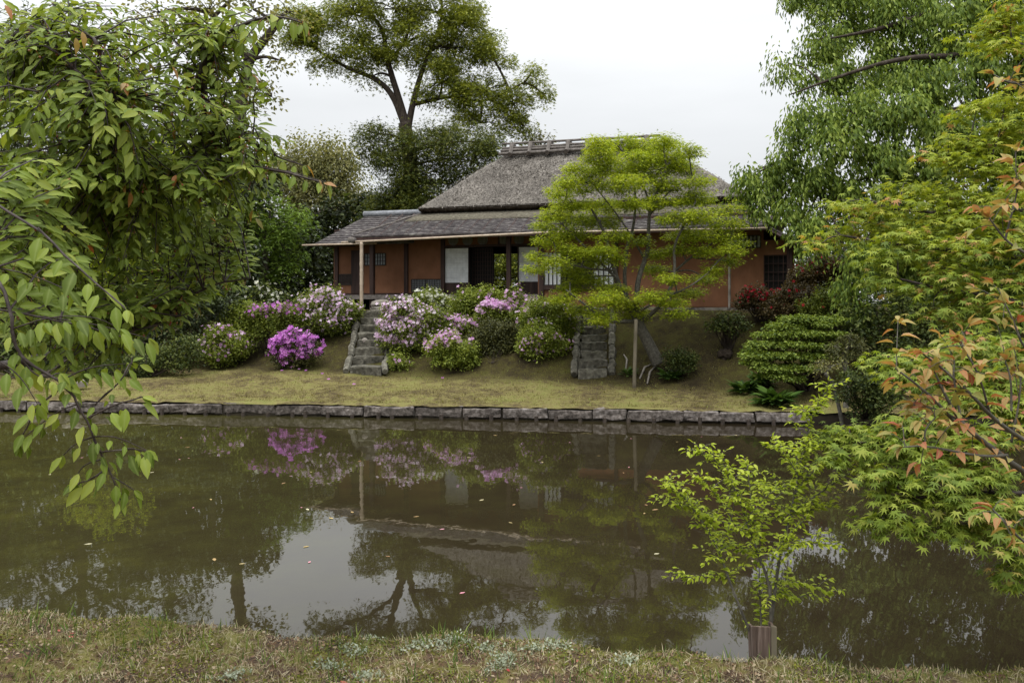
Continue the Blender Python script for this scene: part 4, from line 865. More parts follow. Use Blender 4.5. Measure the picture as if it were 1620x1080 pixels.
# layered evergreen shrub
t_pads = [(1262, 503, 34, 7), (1240, 515, 30, 7), (1290, 512, 32, 8), (1315, 505, 26, 7), (1225, 528, 30, 7), (1265, 526, 38, 8), (1305, 528, 34, 8), (1212, 543, 30, 7), (1250, 543, 40, 8), (1295, 545, 36, 8), (1196, 560, 26, 7), (1230, 560, 36, 8), (1275, 562, 38, 8), (1312, 560, 30, 8), (1195, 572, 22, 6), (1220, 580, 34, 7), (1262, 580, 36, 7), (1222, 592, 26, 6), (1250, 596, 26, 5), (1185, 553, 16, 4)]
shrub('layered_shrub', 'big layered green shrub spreading in tiers on the right of the slope', 'shrub', bs(1270, 615), [(a, b, c, d * .6, 17.2 + (b - 550) / -130) for a, b, c, d in t_pads], 17.2, 'cloud', .065, 40, .12, dens=15, flat=.22, depth=1., wild=.4, stem=.03)
shrub('small_evergreen', 'small dark round shrub under the orange wall, on a thin stem', 'shrub', bs(1152, 552), [(1150, 500, 22, 10), (1135, 508, 16, 10), (1165, 510, 18, 12), (1150, 520, 22, 8)], 19.4, 'dark', .07, 40, .16)
shrub('dark_bush', 'dark glossy bush at the water by the right end of the stone edging', 'bush', bs(1370, 660), [(1350, 598, 26, 14), (1385, 602, 30, 16), (1360, 622, 36, 16), (1400, 625, 28, 18), (1375, 645, 34, 12)], 14.8, 'dark', .06, 60, .16, dens=3.6, stem=.02)
shrub('dark_bush', 'dark evergreen bush with yellowing leaves behind the hanging tree strands', 'bush', bs(1410, 600), [(1400, 480, 44, 26), (1450, 500, 40, 30), (1390, 520, 40, 26), (1430, 540, 50, 24), (1360, 500, 34, 20), (1500, 520, 50, 40), (1400, 570, 60, 24), (1470, 570, 60, 30), (1560, 560, 60, 50)], 17.5, 'dark', .09, 50, .25, dens=3.2, flat=.5)
tr('small_pine', 'little gnarled pine with bare lower trunk between the layered shrub and the maple leaves', 'pine', 1338, 16.2, [(1340, 590), (1333, 560), (1345, 545)], [(1340, 535, 24, 7), (1320, 548, 22, 6), (1358, 550, 20, 6), (1340, 560, 26, 5)], T_NARROW, 'azdark', .09, 40, .16, dens=4, flat=.3, r0=.06, r1=.04, limb=.025, twig=.008, bark='grey_bark')
tr('twiggy_shrub', 'thin leafed twiggy shrub leaning over the water bank left of the dark glossy bush', 'shrub', 1340, 15.2, [(1322, 612), (1305, 590)], [(1300, 572, 20, 6), (1316, 580, 18, 6), (1290, 585, 14, 5), (1330, 574, 14, 5)], T_DIA, 'yellowish', .05, 12, .14, dens=4, flat=.3, r0=.04, r1=.03, limb=.015, twig=.006, bark='grey_bark')
tr('low_shrub', 'low dark green undergrowth just right of the foot of the leaning maple', 'shrub', 1080, 19.2, [(1080, 575)], [(1070, 560, 24, 12), (1090, 565, 18, 9), (1078, 575, 26, 8)], T_DIA, 'dark', .06, 30, .14, dens=3.5, r0=.01, r1=.01, limb=.01, twig=.004)

# strap leaved clumps
def strap_clump(label, px, py, n, r_, h_):
    b = G(px, py); t = thing('strap_leaf_plant', label, 'plant', b, 'broad strap leaved plants on the bank'); a = rng.random(n) * 6.283; e = rng.uniform(.25, 1.1, n)
    d = np.stack([np.cos(a) * np.cos(e), np.sin(a) * np.cos(e), np.sin(e)], -1); pos = b + np.stack([np.cos(a), np.sin(a), a * 0], -1) * rng.uniform(0, r_ * .45, n)[:, None] + V(0, 0, 1) * (rng.uniform(0, h_, n))[:, None]
    leaf_objects(T_OVN, pos, d, V(0, 0, 1) + rng.normal(0, .2, (n, 3)), r_ * rng.uniform(.6, 1, n), L_['fern'], t, n=40)
strap_clump('strap leaved clump just right of the leaning maple trunk', 1061, 600, 60, .34, .1)
strap_clump('small strap leaved clump behind the prop pole', 996, 594, 40, .24, .08)
strap_clump('strap leaved clump at the lower left of the layered shrub', 1178, 622, 90, .38, .15)
strap_clump('largest strap leaved clump, nearest the stone edging, below the layered shrub', 1226, 642, 130, .44, .16)
strap_clump('strap leaved clump half under the layered shrub, between two larger clumps', 1203, 613, 80, .32, .2)

# ------------------------------------------------------------ maple in front of the house
mY = 18.8; mb0 = G(1042, 572); mY = float(mb0[1]) - .3
maple = thing('japanese_maple', 'bright yellow green maple with a leaning trunk in front of the teahouse', 'tree', mb0)
stems = [([(1042, 575), (1022, 535), (1006, 503)], .16, .12, 0), ([(1006, 505), (984, 462), (972, 430), (957, 367), (935, 330)], .085, .02, .2), ([(1006, 503), (1007, 472), (1009, 444), (1018, 417), (1026, 394), (1026, 355), (1029, 325), (1045, 294), (1054, 262)], .08, .02, -.1),
    ([(1006, 505), (987, 461), (990, 394), (1001, 367), (1007, 317), (1000, 280)], .06, .018, .5), ([(1012, 510), (1040, 490), (1065, 450), (1068, 417), (1065, 389), (1085, 350), (1100, 320)], .06, .016, -.5), ([(1066, 430), (1098, 403), (1125, 385), (1160, 370)], .035, .01, -.6), ([(1003, 508), (960, 510), (930, 485), (895, 458)], .06, .012, -.7),
    ([(975, 440), (930, 395), (880, 345)], .04, .01, .2), ([(972, 428), (925, 425), (880, 410)], .03, .01, -.5), ([(1020, 410), (985, 350), (945, 300)], .03, .01, .3), ([(1028, 340), (1060, 300), (1095, 280)], .03, .01, -.2), ([(1000, 500), (1040, 475), (1090, 455), (1120, 432)], .035, .01, -.9), ([(1029, 325), (1010, 270), (985, 240)], .028, .01, .1)]
mb = MB(); tpts = []
for pts, ra, rb, dy in stems:
    q = smooth_path([P(p[0], p[1], mY + dy * min(1, i / 2)) for i, p in enumerate(pts)], 3); mb.tube(q, np.linspace(ra, rb, len(q)), 8); tpts.append(q)
pads = [(900, 392, 26, 5), (925, 400, 30, 6), (960, 395, 30, 6), (935, 415, 26, 5), (975, 410, 20, 5), (890, 470, 26, 5), (1040, 400, 22, 5), (1052, 222, 22, 7), (1045, 236, 40, 9), (985, 226, 36, 7), (945, 226, 24, 7), (1090, 238, 18, 7), (950, 246, 34, 8), (1010, 250, 40, 8), (1065, 256, 36, 8), (915, 268, 22, 6), (960, 268, 40, 8), (1020, 270, 44, 8), (1080, 265, 26, 7), (930, 290, 38, 8), (895, 285, 20, 6), (885, 302, 24, 6), (985, 290, 44, 8), (1045, 292, 40, 8), (1102, 284, 26, 6), (905, 322, 38, 7), (955, 325, 36, 7), (1000, 320, 30, 6), (1050, 318, 36, 7), (1100, 312, 36, 7), (872, 338, 24, 6), (860, 356, 24, 5), (905, 345, 36, 6), (950, 350, 36, 6), (1110, 340, 34, 7), (1150, 352, 28, 6), (1070, 345, 30, 6), (905, 368, 38, 6), (870, 378, 26, 5), (1090, 368, 38, 7), (1135, 372, 36, 6), (1010, 380, 22, 4), (970, 372, 26, 5), (858, 404, 22, 4), (850, 422, 22, 5), (878, 412, 24, 5), (905, 425, 28, 6), (930, 440, 34, 7), (905, 452, 30, 6), (1075, 392, 28, 5), (1120, 395, 30, 6), (1160, 396, 24, 5), (1150, 412, 18, 4), (1035, 425, 28, 5), (1128, 425, 22, 5), (1115, 440, 24, 5), (1060, 440, 24, 5), (950, 470, 36, 7), (985, 480, 36, 7), (925, 488, 26, 6), (950, 500, 26, 7), (1030, 466, 30, 6), (1060, 476, 28, 5), (1010, 495, 28, 6), (1070, 494, 24, 4), (1090, 462, 30, 5), (970, 456, 26, 5), (1150, 330, 20, 5), (1165, 384, 20, 4)]
pads = [(a, b, c * 1.05, d * 1.7, mY + rng.uniform(-1.1, 1.0)) for a, b, c, d in pads]
cl, who, cen = blob_clumps(pads, mY, 9, .15, 1.2, .4)
skeleton(mb, np.concatenate(tpts), cen, cl, who, .1, .022, .006, trunk_lo=.12)
mb.build('trunk', M['grey_bark'], maple, smooth=True)
leaf_part('crown', T_TRI, *clump_leaves(cl, 34, .17, .26, .09, .15, 1.2, .33), L_['maple'], maple)
# prop pole and fork
pb = G(1003, 614); mb = MB(); mb.tube(bez(pb - V(0, 0, .2), P(1006, 505, pb[1] + .1), 0, 6), .045, 8)
tag(mb.build('prop_pole', M['pole'], smooth=True), 'straight greyish pole propping up the leaning maple in front of the house', 'pole')
for k, pts in enumerate(([(990, 585), (992, 570), (987, 562)], [(1012, 600), (1020, 582), (1030, 578)], [(1024, 608), (1028, 590), (1040, 578)])):
    mb = MB(); mb.tube([G(*p) + V(0, 0, .02) for p in pts], [.02, .028, .015], 5)
    tag(mb.build('exposed_root', M['rock'], smooth=True), ('pale root beside the small strap leaved clump', 'pale root just right of the prop pole foot', 'lowest pale root below the maple trunk')[k], 'root')
c = G(1146, 568); st = thing('hollow_stump', 'black hollow stump lying on the shaded slope right of the maple', 'stump', c)
for k in range(5):
    rock_mb(c + V(rng.normal(0, .1), rng.normal(0, .05), .1 + rng.normal(0, .05)), .12, .1, .11, 60 + k, rough=.5).build('stump_lump', M['thatch_under'], st)

# ------------------------------------------------------------ weeping tree, upper right
wt = thing('weeping_tree', 'large mid green tree with drooping branches hanging in from the upper right', 'tree', V(17.4, 20.6, 1.4))
wb = [(1300, 62, 52, 26, 20.3), (1330, 15, 56, 26, 20.7), (1248, 100, 24, 14, 20.3), (1410, 20, 70, 34, 20.3), (1500, 40, 70, 36, 19.6), (1430, 90, 70, 34, 20.0), (1350, 125, 60, 28, 19.6), (1282, 118, 28, 12, 19.6), (1500, 125, 80, 38, 18.8), (1590, 70, 60, 50, 18.4), (1280, 172, 36, 18, 18.8), (1345, 175, 52, 26, 18.8), (1430, 180, 70, 34, 18.4), (1540, 200, 80, 44, 18.1), (1268, 208, 30, 16, 18.8), (1320, 228, 54, 26, 18.4), (1400, 250, 64, 34, 18.4), (1480, 280, 60, 44, 18.4), (1255, 245, 34, 16, 19.0), (1200, 268, 36, 12, 19.6), (1185, 290, 36, 18, 19.6), (1240, 290, 40, 22, 19.2), (1300, 290, 56, 30, 18.8), (1370, 320, 60, 34, 18.8), (1200, 325, 16, 26, 19.2), (1250, 330, 32, 24, 19.0), (1310, 350, 40, 28, 18.4), (1265, 362, 26, 18, 18.8), (1300, 385, 26, 14, 18.4), (1345, 420, 16, 40, 17.7), (1350, 480, 13, 34, 17.7), (1366, 390, 26, 30, 17.7), (1305, -25, 70, 22, 21.1), (1420, -30, 90, 30, 20.7), (1560, -10, 80, 40, 20.0), (1262, -4, 16, 8, 20.7), (1450, 340, 50, 40, 18.4), (1680, 150, 80, 160, 18.4), (1410, 385, 40, 34, 18.6), (1470, 400, 50, 40, 18.9), (1540, 380, 60, 50, 18.9), (1600, 430, 60, 50, 18.9), (1490, 455, 60, 34, 19.2), (1580, 490, 60, 40, 19.2), (1420, 440, 34, 30, 19.2), (1680, 420, 70, 80, 18.9), (1780, 300, 90, 160, 19.2), (1570, 330, 60, 40, 18.6), (1620, 260, 60, 60, 18.4)]
cl, who, cen = blob_clumps(wb, 19, 4.6, .33, .9, .6)
mb = MB(); tk = smooth_path([V(17.4, 20.6, .6), V(17, 20.4, 4.5), V(15.6, 20.4, 8), V(13.6, 20.4, 11), V(12, 20.4, 12)], 3); mb.tube(tk, np.linspace(.5, .25, len(tk)), 10)
tps = [tk]
for pts, ra in (([(1640, 30, 20.3), (1500, 10, 20.0), (1400, 45, 19.6), (1310, 62, 19.6)], 0.120), ([(1640, 60, 20.0), (1520, 90, 19.2), (1430, 90, 18.8), (1330, 120, 19.2), (1250, 150, 19.2)], 0.108), ([(1660, 120, 19.2), (1540, 170, 18.4), (1420, 190, 18.4), (1320, 215, 18.8), (1220, 262, 19.2)], 0.096), ([(1620, 200, 18.8), (1480, 240, 18.4), (1380, 280, 18.8), (1300, 300, 19.2)], 0.072), ([(1560, -5, 19.6), (1450, -25, 20.3), (1320, -10, 21.1)], 0.144)):
    q = smooth_path([P(*p) for p in pts], 3); mb.tube(q, np.linspace(ra, .015, len(q)), 6); tps.append(q)
skeleton(mb, np.concatenate(tps), cen, cl, who, .1, .03, .009, trunk_lo=.12)
mb.build('trunk', M['bark'], wt, smooth=True)
pos, d, nr, sz = clump_leaves(cl, 125, .34, .5, .13, .8, 1.0, .4); nr = nr + norm(np.repeat(norm(cl - V(17, 22, 6)), 125, 0)) * .7
d = norm(d + V(0, 0, -.55)); leaf_part('crown', T_ELM, pos, d, nr, sz, L_['elm'], wt)
# ------------------------------------------------------------ near maple on the right
def near_maple():
    t = thing('japanese_maple', 'fresh green maple with star shaped leaves leaning in from the right edge over the water', 'tree', V(4.6, 4.4, .8))
    up = [(1600, 20, 30, 20, 5.2), (1560, 45, 44, 16, 5.2), (1600, 70, 30, 18, 5), (1590, 160, 40, 14, 4.9), (1545, 172, 40, 12, 5), (1600, 195, 34, 20, 4.8), (1500, 218, 44, 12, 5), (1560, 225, 50, 16, 4.9), (1490, 250, 50, 12, 4.9), (1560, 262, 60, 18, 4.8), (1430, 290, 36, 12, 5), (1500, 300, 60, 16, 4.8), (1590, 310, 44, 24, 4.6), (1345, 318, 34, 10, 5), (1400, 325, 50, 12, 4.9), (1470, 335, 60, 16, 4.8), (1550, 345, 60, 20, 4.6), (1320, 362, 46, 11, 5), (1385, 355, 50, 14, 4.9), (1450, 372, 60, 16, 4.7), (1530, 385, 70, 20, 4.5), (1610, 390, 40, 34, 4.4), (1300, 385, 34, 8, 4.9), (1420, 405, 60, 14, 4.6), (1500, 425, 70, 16, 4.5), (1585, 435, 60, 22, 4.4), (1400, 440, 34, 9, 4.6), (1450, 455, 50, 12, 4.5), (1530, 465, 60, 16, 4.4), (1475, 488, 44, 9, 4.4), (1600, 480, 44, 18, 4.3), (1570, 500, 50, 10, 4.3)]
    lo = [(1600, 545, 40, 18, 4.0), (1540, 540, 50, 14, 4.0), (1480, 555, 44, 11, 4.0), (1430, 572, 36, 10, 3.9), (1400, 565, 24, 7, 4), (1500, 580, 60, 14, 3.9), (1580, 590, 50, 20, 3.8), (1440, 600, 40, 10, 3.8), (1520, 625, 60, 18, 3.7), (1600, 640, 40, 24, 3.6), (1400, 680, 44, 12, 3.7), (1345, 672, 30, 10, 3.8), (1340, 700, 34, 10, 3.7), (1450, 660, 44, 16, 3.6), (1390, 712, 46, 12, 3.6), (1310, 690, 20, 7, 3.8), (1330, 725, 26, 8, 3.6), (1460, 705, 56, 16, 3.5), (1540, 690, 60, 20, 3.5), (1410, 745, 40, 12, 3.5), (1480, 750, 60, 16, 3.4), (1570, 745, 50, 20, 3.4), (1400, 770, 40, 9, 3.5), (1440, 785, 46, 12, 3.4), (1520, 795, 60, 16, 3.3), (1590, 800, 40, 20, 3.3), (1375, 822, 24, 7, 3.5), (1420, 815, 36, 10, 3.4), (1460, 835, 36, 10, 3.3), (1530, 830, 40, 12, 3.3), (1590, 852, 34, 12, 3.2), (1605, 880, 26, 12, 3.2), (1600, 905, 14, 6, 3.2)]
    trunk = smooth_path([V(4.6, 4.4, .6), V(4.3, 4.5, 1.6), V(3.9, 4.6, 2.6), V(3.6, 4.9, 3.6), V(3.5, 5.2, 4.8)], 3)
    mb = MB(); mb.tube(trunk, np.linspace(.12, .05, len(trunk)), 9); tps = [trunk]
    for pts, ra in (([(1700, 420, 4.5), (1560, 400, 4.6), (1440, 390, 4.7), (1330, 372, 4.9)], .02), ([(1700, 520, 4.2), (1600, 470, 4.3), (1500, 460, 4.4), (1420, 440, 4.6)], .018), ([(1700, 640, 3.9), (1560, 600, 3.9), (1460, 580, 3.9)], .016), ([(1720, 700, 3.7), (1580, 690, 3.6), (1450, 700, 3.6), (1340, 700, 3.7)], .016), ([(1720, 780, 3.5), (1580, 780, 3.4), (1460, 780, 3.4), (1380, 820, 3.5)], .014), ([(1700, 320, 4.7), (1600, 280, 4.8), (1500, 260, 4.9)], .018), ([(1700, 120, 5), (1600, 60, 5.1)], .014), ([(1650, 330, 4.7), (1520, 340, 4.7), (1400, 330, 4.9)], .015)):
        q = smooth_path([P(*p) for p in pts], 3); mb.tube(q, np.linspace(ra, .005, len(q)), 5); tps.append(q)
    res = []
    for bl, cr, dens in ((up, .13, 14), (lo, .1, 17)):
        cl, who, cen = blob_clumps(bl, 4, dens, cr, .8, .4); skeleton(mb, np.concatenate(tps), cen, cl, who, .05, .006, .0022, trunk_lo=.1, sides=5)
        res.append(clump_leaves(cl, 24, cr, .22, .039, .35, 1., .28))
    mb.build('trunk', M['cherry_bark'], t, smooth=True)
    yel = res[0][0][:, 2] > 2.72 + .12 * rng.normal(size=len(res[0][0]))
    leaf_part('upper_foliage', T_STAR, *[q[yel] for q in res[0]], L_['rmaple_y'], t, kind='stuff')
    a = [np.concatenate([p[~yel], q]) for p, q in zip(res[0], res[1])]
    a[2] = np.broadcast_to(a[2], a[0].shape)
    leaf_objects(T_STAR, *a, L_['rmaple'], t, 300)
near_maple()

# ------------------------------------------------------------ twigs carrying leaves one behind another
def twig_leaves(path, step, size, hang=.7, spread=.8, start=.05, end_cluster=2, petiole=.02):
    path = np.asarray(path); seg = np.linalg.norm(np.diff(path, axis=0), axis=1); L = np.concatenate([[0], np.cumsum(seg)]); tot = L[-1]
    s = np.arange(tot * start, tot, step); pos, d, nr, sz = [], [], [], []; side = 1
    for q in s:
        i = min(np.searchsorted(L, q, side='right') - 1, len(seg) - 1); f = (q - L[i]) / max(seg[i], 1e-6); p = path[i] * (1 - f) + path[i + 1] * f; T = norm(path[i + 1] - path[i])
        S = norm(np.cross(T, V(0, 0, 1)) + 1e-6) * side; side = -side
        dd = norm(T * .45 + S * spread + V(0, 0, -hang) + rng.normal(0, .22, 3)); pos.append(p + dd * petiole); d.append(dd); nr.append(V(0, 0, 1) + S * .35 + rng.normal(0, .3, 3)); sz.append(size * rng.uniform(.6, 1.12))
    for _ in range(end_cluster):
        T = norm(path[-1] - path[-2]); dd = norm(T + V(0, 0, -hang * .8) + rng.normal(0, .35, 3)); pos.append(path[-1]); d.append(dd); nr.append(V(0, 0, 1) + rng.normal(0, .3, 3)); sz.append(size * rng.uniform(.6, .9))
    return pos, d, nr, sz
class Foliage:
    def __init__(s): s.p, s.d, s.n, s.s = [], [], [], []
    def add(s, r): s.p += list(r[0]); s.d += list(r[1]); s.n += list(r[2]); s.s += list(r[3])
    def arr(s): return np.array(s.p), np.array(s.d), np.array(s.n), np.array(s.s)

# ------------------------------------------------------------ cherry on the left
def cherry():
    t = thing('cherry_tree', 'leafy cherry tree reaching in from the left with small unripe fruit on its dark branches', 'tree', V(-3.9, 3.4, .8)); mb = MB(); fo = Foliage(); red = Foliage(); inner = Foliage(); fruit = []
    tr_ = smooth_path([V(-3.9, 3.4, .6), V(-3.8, 3.5, 1.6), V(-3.5, 3.6, 2.5), V(-3.2, 3.7, 3.4)], 3); mb.tube(tr_, np.linspace(.17, .1, len(tr_)), 10)
    limbs = [([(-220, 470, 3.8), (20, 420, 3.5), (120, 350, 3.3), (185, 285, 3.2), (240, 275, 3.1), (285, 268, 3.1)], .035), ([(-220, 400, 3.9), (40, 350, 3.7), (150, 310, 3.5), (250, 300, 3.5), (330, 225, 3.3), (315, 120, 3.2), (330, 60, 3.2)], .032),
        ([(-200, 300, 3.4), (60, 330, 3.2), (150, 290, 3.0), (195, 240, 2.9), (170, 110, 2.9), (150, 60, 2.9)], .028), ([(-200, 200, 3.3), (-20, 110, 3.1), (60, 30, 3.0), (110, 110, 2.9), (190, 160, 2.8)], .02), ([(-150, 600, 4.4), (130, 560, 4.2), (230, 480, 4.1), (320, 450, 4.0), (360, 380, 3.9)], .03),
        ([(-200, 520, 4.6), (100, 500, 4.5), (240, 440, 4.4), (300, 380, 4.4), (370, 330, 4.3)], .028), ([(-200, 330, 2.3), (-30, 400, 2.2), (15, 470, 2.1), (22, 560, 2.1), (105, 608, 2.1), (125, 640, 2.1), (155, 705, 2.1), (180, 760, 2.1), (190, 790, 2.1)], .006),
        ([(300, 240, 3.2), (380, 265, 3.1), (450, 270, 3.0), (512, 290, 2.95)], .01), ([(320, 80, 3.2), (370, 45, 3.1), (430, 22, 3.0), (478, 36, 2.95)], .01), ([(330, 210, 3.2), (380, 215, 3.1), (430, 245, 3.1), (478, 262, 3.1)], .008),
        ([(-50, 300, 2.2), (60, 360, 2.1), (130, 430, 2.05), (200, 490, 2.0)], .0045), ([(-60, 480, 2.2), (60, 500, 2.2), (150, 520, 2.2), (235, 545, 2.3)], .004), ([(105, 608, 2.1), (60, 640, 2.1), (30, 700, 2.1)], .0025), ([(140, 660, 2.1), (180, 640, 2.1), (225, 628, 2.1)], .0025),
        ([(150, 640, 2.15), (195, 600, 2.15), (210, 565, 2.2)], .0022), ([(170, 740, 2.1), (140, 760, 2.1), (120, 765, 2.1)], .002), ([(160, 715, 2.1), (200, 710, 2.1), (232, 712, 2.1)], .002), ([(30, 560, 2.1), (60, 600, 2.1), (95, 590, 2.1)], .0025),
        ([(230, 480, 4.1), (290, 420, 4.0), (360, 415, 3.9), (385, 440, 3.9)], .012), ([(270, 490, 3.4), (330, 450, 3.3), (395, 440, 3.3)], .008), ([(150, 505, 3.3), (220, 520, 3.3), (300, 495, 3.3)], .008)]
    LP = []
    for pts, ra in limbs:
        q = smooth_path([P(*p) for p in pts], 3); q = q + rng.normal(0, .006 if ra > .015 else .0015, q.shape); mb.tube(q, np.linspace(ra, max(.0014, ra * .22), len(q)), 7); LP.append(q)
    def twig(a, e, sag, step, size, hang, redtip=.12, deep=False):
        p = bez(a, e, sag, 7, .008 + .0); mb.tube(p[::2], np.linspace(.0042, .0016, 4), 3, cap=False); r = twig_leaves(p, step, size, hang); k = len(r[0])
        if deep: inner.add(r); return
        if rng.random() < redtip: fo.add([q[:-2] for q in r]); red.add([q[-2:] for q in r])
        else: fo.add(r)
        if rng.random() < .6:
            for _ in range(rng.integers(2, 6)):
                i = rng.integers(0, 6); fruit.append(p[i])
    # leafy volume as seen: (px,py,rx,ry,Y,number of twigs)
    vol = [(40, 60, 90, 50, 3.0, 22), (150, 80, 90, 50, 3.2, 24), (270, 60, 80, 45, 3.3, 26), (350, 55, 50, 40, 3.3, 18), (60, 170, 100, 55, 3.1, 54), (180, 180, 90, 55, 3.1, 66), (300, 165, 80, 55, 3.3, 60), (370, 140, 34, 50, 3.4, 22), (40, 290, 90, 55, 2.9, 66), (160, 290, 95, 50, 3.1, 76), (280, 280, 85, 45, 3.3, 66), (370, 265, 46, 30, 3.3, 26),
        (50, 410, 100, 55, 2.9, 60), (180, 385, 85, 46, 3.3, 52), (290, 370, 70, 46, 3.6, 44), (350, 330, 50, 36, 3.6, 24), (40, 510, 80, 46, 2.9, 36), (150, 490, 85, 46, 3.4, 44), (250, 480, 70, 40, 3.7, 34), (330, 430, 46, 30, 3.8, 22), (0, 110, 110, 80, 4.4, 50), (220, 250, 150, 80, 4.4, 90), (80, 370, 140, 90, 4.4, 80), (240, 420, 120, 70, 4.5, 60), (-60, 250, 60, 200, 3.2, 40), (100, 560, 90, 30, 3.2, 20), (410, 200, 24, 30, 3.3, 8), (120, 20, 100, 26, 3.4, 16)]
    allp = np.concatenate([q for q in LP])
    for (cx_, cy_, rx, ry, y, n) in vol:
        for _ in range(n):
            u = norm(rng.normal(size=3)) * rng.random() ** .4; yy = y + u[1] * .55; e = P(cx_ + rx * u[0], cy_ + ry * u[2], yy)
            dd = np.linalg.norm(allp - e, axis=1); near = allp[np.argsort(dd)[rng.integers(0, 12)]]; a = near if np.linalg.norm(near - e) < .42 else e + norm(near - e) * rng.uniform(.25, .42)
            e2 = e + V(rng.uniform(-.02, .09), rng.normal(0, .03), rng.uniform(-.05, .03))
            twig(a, e2, .04, .019, rng.uniform(.042, .07), rng.uniform(-.1, .5), .05, y > 4)
    # named sprays
    for pts, st, size, hang in (([(300, 240, 3.2), (380, 262, 3.1), (450, 268, 3.0), (515, 288, 2.95)], .03, .07, 1.3), ([(320, 80, 3.2), (370, 42, 3.1), (430, 18, 3.0), (480, 34, 2.95)], .028, .075, 1.3), ([(330, 205, 3.2), (380, 210, 3.1), (430, 240, 3.1), (480, 262, 3.1)], .03, .066, 1.2), ([(60, 500, 2.2), (150, 512, 2.2), (235, 535, 2.3)], .02, .07, 1.1), ([(20, 520, 2.1), (80, 500, 2.1), (150, 500, 2.15), (190, 520, 2.2)], .022, .07, .9), ([(-40, 420, 2.2), (40, 430, 2.2), (110, 460, 2.2)], .024, .075, .8), ([(100, 600, 2.1), (140, 580, 2.1), (200, 575, 2.2)], .024, .06, .8), ([(165, 725, 2.1), (130, 735, 2.1), (118, 762, 2.1)], .022, .055, .8), ([(150, 690, 2.1), (185, 690, 2.1), (232, 712, 2.1)], .022, .055, .9), ([(120, 640, 2.1), (90, 650, 2.1), (40, 690, 2.1)], .028, .055, .6),
        ([(105, 608, 2.1), (125, 640, 2.1), (155, 705, 2.1), (180, 760, 2.1), (192, 795, 2.1)], .026, .058, .7), ([(105, 608, 2.1), (60, 640, 2.1), (30, 700, 2.1)], .035, .066, .6), ([(140, 660, 2.1), (180, 640, 2.1), (225, 628, 2.1)], .03, .062, 1.1), ([(150, 640, 2.15), (195, 600, 2.15), (210, 572, 2.2)], .03, .06, .8), ([(170, 740, 2.1), (140, 760, 2.1), (120, 765, 2.1)], .022, .062, .9), ([(160, 715, 2.1), (200, 710, 2.1), (232, 712, 2.1)], .02, .066, 1.1),
        ([(180, 755, 2.1), (205, 770, 2.1), (212, 775, 2.1)], .02, .06, 1.2), ([(150, 690, 2.1), (120, 700, 2.1), (100, 720, 2.1)], .03, .05, .8), ([(60, 360, 2.1), (130, 430, 2.05), (200, 490, 2.0)], .03, .075, .8), ([(-30, 400, 2.2), (15, 470, 2.1), (22, 560, 2.1), (105, 608, 2.1)], .026, .07, .8), ([(30, 560, 2.1), (60, 600, 2.1), (95, 590, 2.1)], .03, .08, .9), ([(-20, 560, 2.0), (30, 590, 2.0), (60, 640, 2.0)], .03, .07, .8)):
        q = smooth_path([P(*p) for p in pts], 3); mb.tube(q, np.linspace(.0022, .001, len(q)), 4, cap=False); fo.add(twig_leaves(q, st * .85, size * .92, hang)); 
    for px_, py_, y in ((512, 290, 2.95), (505, 284, 2.95), (478, 34, 2.95), (470, 30, 2.97), (120, 60, 2.6), (130, 50, 2.6), (272, 105, 2.9), (485, 262, 3.1), (400, 332, 3.3), (404, 345, 3.3), (8, 8, 2.7)):
        red.add(([P(px_, py_, y)], [norm(V(.6, -.1, -.7) + rng.normal(0, .2, 3))], [V(0, 0, 1) + rng.normal(0, .3, 3)], [.055]))
    mb.build('branches', M['cherry_bark'], t, smooth=True)
    A = list(fo.arr()); ctr = P(110, 420, 4.6); A[2] = norm(A[2]) + norm(A[0] - ctr) * .75
    leaf_objects(T_OV, *A, L_['cherry'], t, 300)
    leaf_part('inner_foliage', T_ELM, *inner.arr(), L_['cherry'], t, kind='stuff')
    leaf_part('young_leaves', T_OVN, *red.arr(), L_['cherry_red'], t, kind='stuff')
    # fruit: little green red drupes on threads
    fm = leaf_mat('cherry_fruit', [(0, (.12, .12, .03)), (.6, (.22, .1, .04)), (1, (.34, .03, .03))], 0, .3, .5); vs, fs, k0 = [], [], 0; sm_ = MB()
    ico = [V(0, 0, 1), V(0, 0, -1)] + [V(math.cos(a), math.sin(a), 0) for a in np.linspace(0, 6.283, 7)[:-1]]
    fcs = [(0, 2 + i, 2 + (i + 1) % 6) for i in range(6)] + [(1, 2 + (i + 1) % 6, 2 + i) for i in range(6)]; fb = MB()
    for p in fruit:
        e = p + V(*rng.normal(0, .012, 2), -rng.uniform(.015, .035)); sm_.tube([p, e], .0008, 3, cap=False); fb.add([e + q * .0048 for q in ico], fcs)
    fb.build('fruit', fm, t, smooth=True, kind='stuff'); sm_.build('fruit_stalks', L_['cherry_red'], t, kind='stuff')
cherry()

